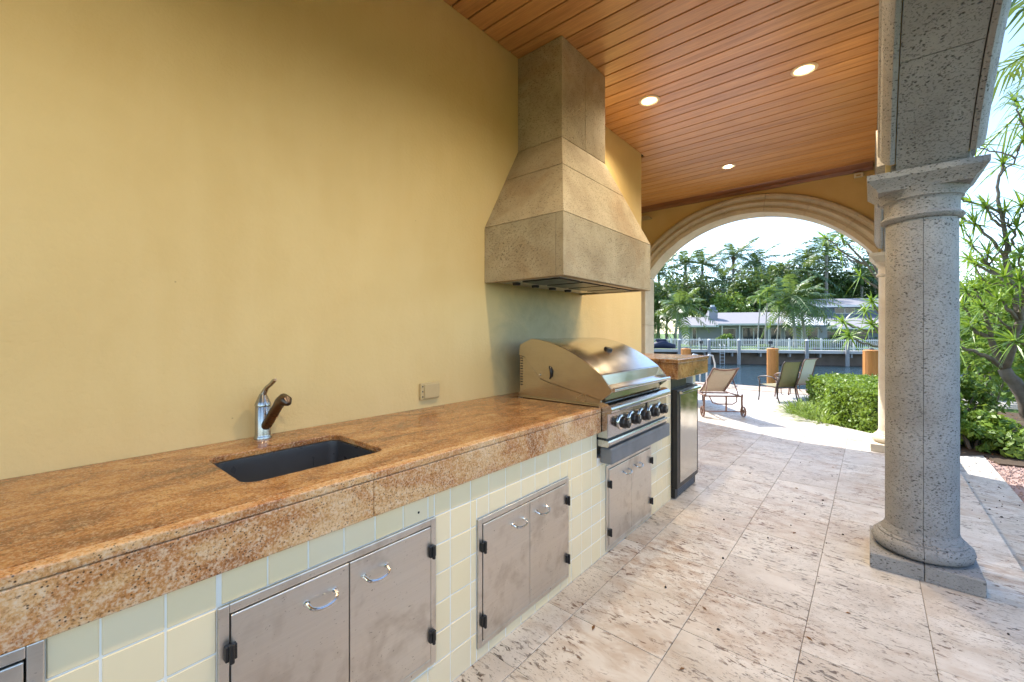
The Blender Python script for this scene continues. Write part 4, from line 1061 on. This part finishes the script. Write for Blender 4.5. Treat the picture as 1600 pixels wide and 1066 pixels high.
# ------------------------------------------------------------------ patio furniture
def lounger():
    o = empty('patio_lounger', (0, 0, 0), 'beige sling chaise lounge with raised back and two wheels on the patio', 'lounger')
    fr = M['frame']; w = .262; T = lambda pts, r=.0135: MB().tube(pts, r, 8)
    # local: head end at y=0, feet towards +y
    for s in (-1, 1):
        obj('side_rail', T([(s*w, -.02, .33), (s*w, .3, .33), (s*w, 1.0, .335), (s*w, 1.75, .32), (s*w, 1.95, .29)]), fr, o, smooth='all')
        obj('front_leg', T([(s*w, 1.60, .325), (s*w*1.02, 1.64, .15), (s*w*1.02, 1.62, .0)]), fr, o, smooth='all')
        obj('wheel_leg', T([(s*w*1.10, -.02, .36), (s*w*1.10, .0, .27), (s*w*1.12, .0, .09)], .016), fr, o, smooth='all')
        wh = MB().lathe([(.070, s*w*1.19-.012), (.082, s*w*1.19-.012), (.084, s*w*1.19), (.082, s*w*1.19+.012), (.070, s*w*1.19+.012), (.070, s*w*1.19-.012)], (0, 0, .086), 24, axis='x', caps=False)
        wo = obj('wheel', wh, fr, o, smooth=True)
        sp = MB()
        for k in range(6):
            a = k*math.pi/3; sp.tube([(s*w*1.19, .012*math.cos(a), .086+.012*math.sin(a)), (s*w*1.19, .073*math.cos(a), .086+.073*math.sin(a))], .006, 5)
        sp.lathe([(0, s*w*1.19-.02), (.018, s*w*1.19-.02), (.018, s*w*1.19+.02), (0, s*w*1.19+.02)], (0, 0, .086), 12, axis='x')
        obj('spokes', sp, fr, wo)
        obj('back_rail', T([(s*w*.74, .44, .345), (s*w*.73, .28, .46), (s*w*.72, .05, .64), (s*w*.71, -.08, .755), (s*w*.72, -.12, .78)]), fr, o, smooth='all')
        obj('back_strut', T([(s*w*.76, .12, .585), (s*w*.92, .05, .40), (s*w*.95, .03, .335)], .009), fr, o, smooth='all')
    obj('axle', T([(-w*1.2, 0, .086), (w*1.2, 0, .086)], .008), fr, o)
    obj('back_crossbar', T([(-w*.72, -.12, .78), (-w*.36, -.095, .755), (0, -.09, .745), (w*.36, -.095, .755), (w*.72, -.12, .78)], .012), fr, o, smooth='all')
    obj('cross_rail', T([(-w, .02, .325), (w, .02, .325)], .013), fr, o)
    obj('cross_rail', T([(-w, .44, .32), (w, .44, .32)], .013), fr, o)
    obj('cross_rail', T([(-w, 1.93, .295), (w, 1.93, .295)], .013), fr, o)
    obj('hoop', T([(-.20, .02, .32), (-.15, .02, .22), (-.08, .02, .20), (.16, .02, .20), (.22, .02, .24), (.22, .02, .32)], .010), fr, o, smooth='all')
    obj('prop_leg', T([(.06, .02, .32), (.06, .02, .14), (.05, .0, .095)], .014), fr, o)
    # slings: thin cloth with a sag
    def sling(rows, name):
        mb = MB(); n = 8
        for (y, z, hw, sag) in rows:
            for i in range(n+1):
                u = -1+2*i/n; mb.v.append((u*hw, y + sag*.4*(1-u*u), z - sag*(1-u*u)))
        k = n+1
        for r_ in range(len(rows)-1):
            for i in range(n): mb.f.append((r_*k+i, r_*k+i+1, (r_+1)*k+i+1, (r_+1)*k+i))
        q = obj(name, mb, M['sling'], o, smooth='all', recalc=False); m = q.modifiers.new('cloth', 'SOLIDIFY'); m.thickness = .004
    sling([(.44, .35, w*.73, .0), (.28, .465, w*.72, .012), (.16, .56, w*.715, .014), (.05, .645, w*.71, .015), (-.11, .782, w*.70, .02)], 'back_sling')
    sling([(.46, .34, w*.96, .0), (1.0, .338, w*.96, .015), (1.4, .33, w*.96, .015), (1.9, .295, w*.95, .005)], 'seat_sling')
    return o
lg = lounger()
wl, wr = Vector((-.047, 7.12)), Vector((.455, 7.479)); d = (wr-wl).normalized(); mid_ = (wl+wr)/2
lg.location = (mid_.x, mid_.y, 0); lg.rotation_euler = (0, 0, math.atan2(d.y, d.x))

def chair(label, slm, frm):
    o = empty('patio_chair', (0, 0, 0), label, 'chair', 'sling chairs on the patio by the water')
    T = lambda pts, r=.014: MB().tube(pts, r, 8); w = .28
    # local: seat faces +y
    for s in (-1, 1):
        obj('arm', T([(s*w, -.24, .54), (s*w*1.05, -.10, .62), (s*w*1.06, .10, .635), (s*w*1.06, .26, .615), (s*w*1.06, .335, .57), (s*w*1.05, .31, .52), (s*w*1.04, .29, .54)], .015), frm, o, smooth='all')
        obj('front_leg', T([(s*w*1.05, .29, .56), (s*w*1.02, .30, .36), (s*w*1.02, .31, .12), (s*w*1.02, .33, 0)], .016), frm, o, smooth='all')
        obj('rear_leg', T([(s*w, -.24, .55), (s*w, -.20, .36), (s*w, -.24, .14), (s*w, -.30, 0)], .016), frm, o, smooth='all')
        obj('seat_rail', T([(s*w*.92, .30, .405), (s*w*.92, .05, .38), (s*w*.92, -.20, .37)], .013), frm, o, smooth='all')
        obj('back_rail', T([(s*w*.92, -.20, .37), (s*w*.92, -.27, .55), (s*w*.90, -.33, .80), (s*w*.88, -.37, .96), (s*w*.88, -.42, 1.02)], .014), frm, o, smooth='all')
        obj('brace', T([(s*w*.5, -.20, .36), (s*w*.5, -.21, .22), (s*w*.30, -.22, .20)], .008), frm, o, smooth='all')
    obj('back_crossbar', T([(-w*.88, -.42, 1.02), (w*.88, -.42, 1.02)], .013), frm, o)
    obj('seat_crossbar', T([(-w, -.20, .36), (w, -.20, .36)], .013), frm, o)
    obj('seat_crossbar', T([(-w, .30, .39), (w, .30, .39)], .013), frm, o)
    def sling(rows, name):
        mb = MB(); n = 8
        for (y, z, hw, sag) in rows:
            for i in range(n+1):
                u = -1+2*i/n; mb.v.append((u*hw, y - sag*(1-u*u), z - sag*.4*(1-u*u)))
        k = n+1
        for r_ in range(len(rows)-1):
            for i in range(n): mb.f.append((r_*k+i, r_*k+i+1, (r_+1)*k+i+1, (r_+1)*k+i))
        q = obj(name, mb, slm, o, smooth='all', recalc=False); m = q.modifiers.new('cloth', 'SOLIDIFY'); m.thickness = .004
    sling([(-.20, .38, w*.91, .004), (-.265, .55, w*.91, .018), (-.33, .80, w*.89, .018), (-.37, .95, w*.87, .01), (-.42, 1.025, w*.87, .004)], 'back_sling')
    sling([(.31, .405, w*.91, 0), (.2, .40, w*.91, .005), (0, .385, w*.91, .01), (-.19, .378, w*.91, .004)], 'seat_sling')
    return o
c1 = chair('olive sling chair with dark curved frame turned towards the water', M['slingolive'], M['framedk'])
c1.location = (.63, 9.64, -.001); c1.rotation_euler = (0, 0, R(54)); c1.scale = (.78,)*3
c2 = chair('sling chair coloured pale as if sunlit, standing behind the olive one at the water', M['slingsunlit'], M['frame'])
c2.location = (.80, 10.40, -.001); c2.rotation_euler = (0, 0, R(66)); c2.scale = (.80,)*3

# ------------------------------------------------------------------ hedge, lilies, garden shrubs
def hedge(poly, h, label, n=15000):
    o = empty('clipped_hedge', (poly[0][0], poly[0][1], -.134), label, 'hedge')
    base = np.array(poly); c = base.mean(0)
    core = MB().prism([tuple(c+(p-c)*.90) for p in base], 'z', -.134, h-.06)
    obj('inner_twigs', core, M['deep'], o)
    P = []; N = []
    m = len(base); el = [np.linalg.norm(base[(i+1) % m]-base[i]) for i in range(m)]
    per = sum(el); area = .5*abs(sum(base[i][0]*base[(i+1) % m][1]-base[(i+1) % m][0]*base[i][1] for i in range(m)))
    ns = int(n*per*h/(per*h+area)); 
    for k in range(ns):
        i = rnd.choices(range(m), el)[0]; t = rnd.random(); p = base[i]*(1-t)+base[(i+1) % m]*t
        e_ = (base[(i+1) % m]-base[i])/el[i]; nn = np.array([e_[1], -e_[0]])
        z = rnd.uniform(-.06, h); off = rnd.gauss(-.01, .022) + .015*math.sin(p[0]*9+z*11) - (.03 if z > h-.05 else 0)
        P.append((p[0]+nn[0]*off, p[1]+nn[1]*off, z)); N.append((nn[0], nn[1], .35))
    lo, hi = base.min(0), base.max(0); k = 0
    def inside(q):
        r_ = False; j = m-1
        for i in range(m):
            if (base[i][1] > q[1]) != (base[j][1] > q[1]) and q[0] < (base[j][0]-base[i][0])*(q[1]-base[i][1])/(base[j][1]-base[i][1])+base[i][0]: r_ = not r_
            j = i
        return r_
    while k < n-ns:
        q = (rnd.uniform(lo[0], hi[0]), rnd.uniform(lo[1], hi[1]))
        if inside(q):
            P.append((q[0], q[1], h+rnd.gauss(0, .022)+.02*math.sin(q[0]*7)*math.cos(q[1]*6))); N.append((0, 0, 1)); k += 1
    V = leaf_quads(np.array(P), np.array(N), .030, .5, .75) - np.array(ORIGIN[o.name])
    link('foliage', quads_mesh('foliage', V, M['hedge']), o)
    return o
hedge([(2.02, 7.50), (2.75, 7.75), (2.85, 10.3), (1.45, 10.5), (1.12, 9.4), (1.42, 8.85), (1.50, 8.25)], .50, 'clipped bright green hedge beside the pale corner column', 22000)

def blades(name, base, n, Lr, label, mat, group, width=.012, spread=.5, cat='plant', arch=.55):
    o = empty(name, base, label, cat, group); V = []
    for i in range(n):
        a = rnd.uniform(0, 6.283); r0 = spread*.35*math.sqrt(rnd.random()); el = rnd.uniform(.55, 1.45); L = Lr*rnd.uniform(.7, 1.15)
        p0 = np.array([r0*math.cos(a+1), r0*math.sin(a+1), 0]); d = np.array([math.cos(a)*math.cos(el), math.sin(a)*math.cos(el), math.sin(el)])
        sd = np.array([-math.sin(a), math.cos(a), 0])*width*.5; prev = None
        for k in range(6):
            s = k/5; p = p0 + d*L*s + np.array([0, 0, -1])*arch*L*s*s; ww = sd*(1.0-.92*s**2)
            if prev is not None: V += [prev[0]-prev[1], prev[0]+prev[1], p+ww, p-ww]
            prev = (p, ww)
    V = np.array(V); V[:, 2] = np.maximum(V[:, 2], .004)
    link('leaves', quads_mesh('leaves', V, mat), o)
    return o
for i, (x, y, lab) in enumerate([(1.16, 8.34, 'arching strap-leaf lily clump at the patio edge before the hedge'), (1.42, 7.98, 'arching lily clump spilling over the curved patio edge'), (1.10, 8.75, 'arching lily clump farthest along the patio edge'), (1.30, 8.52, 'arching lily clump tucked between patio edge and hedge')]):
    blades('lily_clump', (x, y, -.134), 190, .66, lab, M['lily'], 'lily clumps at the patio edge', .021, .46)
blades('blue_lily', (1.12, 9.25, -.134), 120, .55, 'blue-green strappy clump behind the lilies', M['agave'], None, .018, .35, arch=.4)
blades('blue_lily', (1.22, 9.75, -.134), 90, .60, 'blue-green strappy clump near the chairs with pale tips', M['agave'], None, .018, .35, arch=.4)

# branching trees with rosettes of strap leaves
def rosette(V, p, d, L, n, width=.032):
    d = np.array(d)/np.linalg.norm(d); s0 = np.cross(d, [.3, .2, .9]); s0 /= np.linalg.norm(s0); s1 = np.cross(d, s0)
    for i in range(n):
        a = i*2.39996; u = (i+.5)/n; el = R(88)-R(120)*u**.85 + RS.normal(0, .12); l = L*RS.uniform(.75, 1.15)*(.8+.2*u)
        out = s0*math.cos(a)+s1*math.sin(a); dd = out*math.cos(el)+d*math.sin(el); sd = np.cross(dd, d); sd /= (np.linalg.norm(sd)+1e-6)
        prev = None
        for k in range(5):
            s = k/4; q = np.array(p)+dd*l*s+np.array([0, 0, -1])*.28*l*s*s; ww = sd*width*.5*(.55+1.1*s if s < .4 else 1.0*(1-s)**.8+.03)
            if prev is not None: V += [prev[0]-prev[1], prev[0]+prev[1], q+ww, q-ww]
            prev = (q, ww)
def rosette_tree(base, branches, label, L=.36, seed=3):
    """branches: list of polylines (world), first point on the parent limb; each ends in a leaf rosette unless flagged"""
    global RS
    RS = np.random.RandomState(seed)
    o = empty('rosette_tree', base, label, 'tree', 'branching garden trees with leaf rosettes')
    B = np.array(base); tr = MB(); V = []
    for pts, r0, r1, ros in branches:
        p = [np.array(q, float)-B for q in pts]; fine = []
        for i in range(len(p)-1):
            for k in range(4): t = k/4; fine.append(p[i]*(1-t)+p[i+1]*t + (RS.normal(0, .012, 3) if k else 0))
        fine.append(p[-1]); nn = len(fine)
        tr.tube([tuple(q) for q in fine], [r0+(r1-r0)*i/(nn-1) for i in range(nn)], 7)
        if ros:
            dd = fine[-1]-fine[-3]; dd = dd/np.linalg.norm(dd)+np.array([0, 0, .5])
            rosette(V, fine[-1], dd, L*RS.uniform(.8, 1.15), ros)
    link('trunk', mesh_of('trunk', tr, M['bark'], smooth='all'), o)
    link('crown', quads_mesh('crown', np.array(V), M['strap']), o)
    return o
base = (3.85, 9.60, -.12)
fork = (3.50, 9.48, .80); f2 = (3.36, 9.42, 1.25); top = (3.50, 9.42, 2.45)
br = [([base, (3.68, 9.5, .45), fork], .105, .075, 0), ([fork, f2, (3.15, 9.40, 1.42)], .05, .022, 26), ([f2, (3.30, 9.4, 1.7), (3.20, 9.5, 2.02)], .03, .015, 26), ([fork, (3.62, 9.3, 1.5), top], .06, .035, 0),
      ([top, (3.47, 9.46, 3.1), (3.43, 9.48, 3.5), (3.50, 9.53, 3.85)], .03, .014, 22), ([top, (3.36, 9.45, 2.75), (3.20, 9.41, 2.98)], .026, .013, 28), ([(3.56, 9.36, 1.95), (3.42, 9.4, 2.2), (3.22, 9.5, 2.38)], .03, .014, 26),
      ([(3.48, 9.44, 2.9), (3.40, 9.6, 3.05), (3.36, 9.68, 3.25)], .02, .011, 24), ([(3.62, 9.3, 1.5), (3.5, 9.1, 1.65), (3.38, 9.03, 1.80)], .028, .013, 28), ([(3.62, 9.3, 1.5), (3.62, 9.05, 1.8), (3.55, 8.9, 2.05)], .028, .013, 28),
      ([top, (3.58, 9.4, 2.62), (3.60, 9.35, 2.85)], .024, .012, 24), ([fork, (3.3, 9.2, .98), (3.12, 9.1, 1.08), (2.98, 9.1, 1.12)], .035, .016, 24), ([(3.68, 9.5, .45), (3.85, 9.2, .95), (3.8, 9.0, 1.45)], .05, .02, 26), ([(3.85, 9.2, .95), (3.9, 9.3, 1.7), (3.8, 9.3, 2.5), (3.72, 9.3, 3.2)], .04, .015, 26),
      ([(3.47, 9.46, 3.1), (3.3, 9.45, 3.25), (3.17, 9.45, 3.32)], .018, .01, 22), ([f2, (3.22, 9.55, 1.35), (3.1, 9.6, 1.75)], .026, .013, 26), ([(3.42, 9.4, 2.2), (3.3, 9.6, 2.5), (3.2, 9.7, 2.7)], .02, .011, 24), ([(3.62, 9.3, 1.5), (3.72, 9.5, 2.0), (3.62, 9.6, 2.3)], .03, .012, 24),
      ([(3.85, 9.2, .95), (3.7, 8.95, 1.1), (3.5, 8.85, 1.22)], .03, .013, 26), ([(3.9, 9.3, 1.7), (4.0, 9.2, 2.2), (3.95, 9.1, 2.75)], .03, .012, 24)]
rg = random.Random(21)
for k in range(26):      # finer side twigs, each with its own rosette
    src = rg.choice([q for q in br if q[1] < .07])[0]; i0 = rg.randrange(len(src)-1); t = rg.random()
    p0 = [src[i0][j]*(1-t)+src[i0+1][j]*t for j in range(3)]
    d0 = (rg.uniform(-.38, .30), rg.uniform(-.35, .35), rg.uniform(.12, .42))
    br.append(([tuple(p0), tuple(p0[j]+d0[j]*.55+rg.uniform(-.04, .04) for j in range(3)), tuple(p0[j]+d0[j] for j in range(3))], .013, .008, rg.randint(18, 26)))
rosette_tree(base, br, 'grey-barked branching tree with leaf rosettes rising past the grey column', .42, 3)
base = (2.72, 11.05, -.12); fk = (2.55, 10.8, .85); hi_ = (2.2, 10.5, 2.1)
br = [([base, fk], .07, .05, 0), ([fk, (2.3, 10.6, 1.5), hi_], .045, .028, 0), ([hi_, (1.95, 10.4, 2.6), (1.70, 10.2, 2.95), (1.585, 10.13, 3.12)], .024, .011, 24), ([(1.95, 10.4, 2.6), (1.6, 10.1, 2.85), (1.345, 9.93, 3.12)], .02, .010, 26), ([hi_, (2.0, 10.45, 2.7), (1.87, 10.38, 3.03)], .022, .011, 22),
      ([fk, (2.2, 10.2, 1.3), (1.92, 9.9, 1.72)], .03, .013, 28), ([(2.2, 10.2, 1.3), (1.85, 9.7, 1.40), (1.63, 9.39, 1.52)], .022, .011, 26), ([fk, (2.2, 9.9, 1.1), (1.9, 9.5, 1.15), (1.72, 9.2, 1.28)], .028, .012, 26), ([(2.2, 10.2, 1.3), (2.08, 9.9, 1.4), (2.01, 9.71, 1.48)], .02, .011, 24),
      ([(2.3, 10.6, 1.5), (2.1, 10.0, 1.7), (2.01, 9.71, 1.88)], .024, .012, 26), ([hi_, (2.0, 10.4, 2.25), (1.85, 10.36, 2.40)], .02, .011, 20), ([(1.95, 10.4, 2.6), (1.7, 10.2, 2.7), (1.576, 10.13, 2.82)], .016, .009, 16), ([fk, (2.7, 10.7, 1.6), (2.8, 10.5, 2.4)], .04, .014, 26), ([(2.3, 10.6, 1.5), (2.5, 10.5, 2.2), (2.6, 10.4, 2.9)], .03, .012, 24),
      ([(2.7, 10.7, 1.6), (2.95, 10.4, 1.9), (3.0, 10.2, 2.2)], .025, .012, 26), ([fk, (2.8, 10.5, 1.2), (2.95, 10.2, 1.5)], .03, .012, 28)]
rosette_tree(base, br, 'twiggy tree with bright leaf rosettes reaching across the arch opening', .34, 8)
RS = np.random.RandomState(9)
# shrubs right of the column
for i, (x, y, w, h, m, n, s, lab) in enumerate([
    (2.98, 7.88, .28, .30, 'hedge', 900, .045, 'low glossy shrub at the corner of the lower terrace'), (3.28, 7.78, .26, .28, 'pale', 800, .045, 'low glossy shrub next to the gravel strip'), (3.12, 8.35, .34, .42, 'hedge', 1100, .045, 'rounded glossy shrub behind the low ones'), (3.62, 8.0, .34, .32, 'hedge', 900, .05, 'spreading glossy shrub by the gravel'),
    (3.15, 10.0, .42, .80, 'pale', 1700, .045, 'yellow-green twiggy bush under the branching tree'), (2.95, 9.2, .30, .55, 'hedge', 900, .04, 'small green bush close behind the grey column'),
    (5.2, 15.8, 1.2, 1.9, 'pale', 2600, .09, 'large bright shrub beyond the garden path'), (7.6, 17.0, 1.6, 2.6, 'mid', 3000, .10, 'tall green shrub at the far end of the garden'), (3.9, 17.4, 1.1, 2.1, 'hedge', 2600, .09, 'bright leafy shrub at the water end of the path'), (6.0, 19.0, 1.6, 3.6, 'pale', 3400, .11, 'tall light green shrub at the garden boundary'),
    (3.9, 12.9, .85, 2.7, 'pale', 2600, .07, 'tall yellow-green shrub behind the branching tree'), (4.7, 13.4, 1.1, 3.3, 'hedge', 2800, .08, 'tall bright shrub right behind the branching tree'), (3.5, 14.8, .8, 2.0, 'pale', 2400, .08, 'bright shrub seen between the two stone columns'),
    (5.0, 11.2, .7, 1.0, 'hedge', 1600, .06, 'green shrub right of the branching tree'), (4.6, 9.0, .5, .6, 'hedge', 1200, .05, 'green mounded shrub at the foot of the branching tree')]):
    bush('garden_shrub', (x, y, -.14), (w, w, h*.7), lab, 'shrub', 'shrubs in the garden bed', M[m], n, s, 22, 5)
# garden planting along the gravel (seen in reflections on steel and granite)
for i, (x, y) in enumerate([(5.6, 5.6), (5.9, 3.4), (6.1, 1.2), (6.0, -1.0), (6.2, -3.2)]):
    bush('border_shrub', (x, y, -.17), (1.0, 1.15, 1.0), ('leafy border shrub by the gravel strip nearest the branching tree', 'leafy border shrub by the gravel strip opposite the grill', 'leafy border shrub by the gravel strip opposite the sink', 'leafy border shrub by the gravel strip before the last one', 'leafy border shrub at the rear end of the gravel strip')[i], 'shrub', 'border shrubs along the gravel strip', M['hedge'], 1600, .10, 24, 4)
# palm whose fronds hang into the upper right corner
palm('garden_palm', (5.4, 10.2, -.17), (5.0, 9.6, 5.6), 'garden palm whose fronds hang at the corner beyond the arcade', None, M['coco'], 20, 2.3, .75, 30, .05, .15, 'coco', (-.05, -.05, 0), 0, 90)
RS = np.random.RandomState(10)
# loose matter on the ground
def scatter(name, label, cat, n, areas, size, mat, lift, flat=False):
    V = []
    for k in range(n):
        x0, x1, y0, y1, z = areas[k % len(areas)]; x, y = rnd.uniform(x0, x1), rnd.uniform(y0, y1); s = size*rnd.uniform(.6, 1.4); a = rnd.uniform(0, 6.28)
        c = np.array([x, y, z+lift]); u = np.array([math.cos(a), math.sin(a), 0])*s; w = np.array([-math.sin(a), math.cos(a), 0])*s*(.35 if flat else .75); h = np.array([0, 0, s*(.18 if flat else .8)])
        if flat: V += [c-u, c+w+h, c+u, c-w+h*.3]
        else:
            for q in range(4):
                t0, t1 = math.pi/2*q, math.pi/2*(q+1); e0, e1 = u*math.cos(t0)+w*math.sin(t0), u*math.cos(t1)+w*math.sin(t1)
                V += [c+e0, c+e1, c+e1*.45+h, c+e0*.45+h]
            V += [c+u*.45+h, c+w*.45+h, c-u*.45+h, c-w*.45+h]
    o = link(name, quads_mesh(name, np.array(V), mat), None); tag(o, label, cat, kind='stuff'); return o
scatter('fallen_berries', 'dark fallen berries scattered over the stone floor', 'berries', 76, [(1.2, 2.6, 3.3, 6.7, 0.0), (2.7, 2.98, 2.5, 7.3, -.14), (2.7, 2.98, 4, 7.0, -.14), (1.0, 2.6, 1.6, 6.0, 0.0)], .0075, M['seed'], .0005)
scatter('fallen_leaves', 'small dry leaves scattered over the stone floor', 'leaves', 46, [(.95, 2.6, 1.2, 6.7, 0.0), (2.7, 2.98, 2.5, 7.3, -.14)], .016, M['litterleaf'], .001, True)
scatter('leaf_litter', 'brown leaf litter on the planting bed', 'leaf litter', 1800, [(2.75, 6.3, 7.7, 11.6, -.136), (1.1, 1.5, 8.1, 9.0, -.136), (3.05, 4.2, 7.65, 8.4, -.136)], .035, M['litterleaf'], .003, True)
scatter('gravel', 'pinkish pebble gravel beside the lower terrace', 'gravel', 5200, [(3.0, 4.2, 3.6, 7.5, -.158)], .014, M['gravel'], .0)
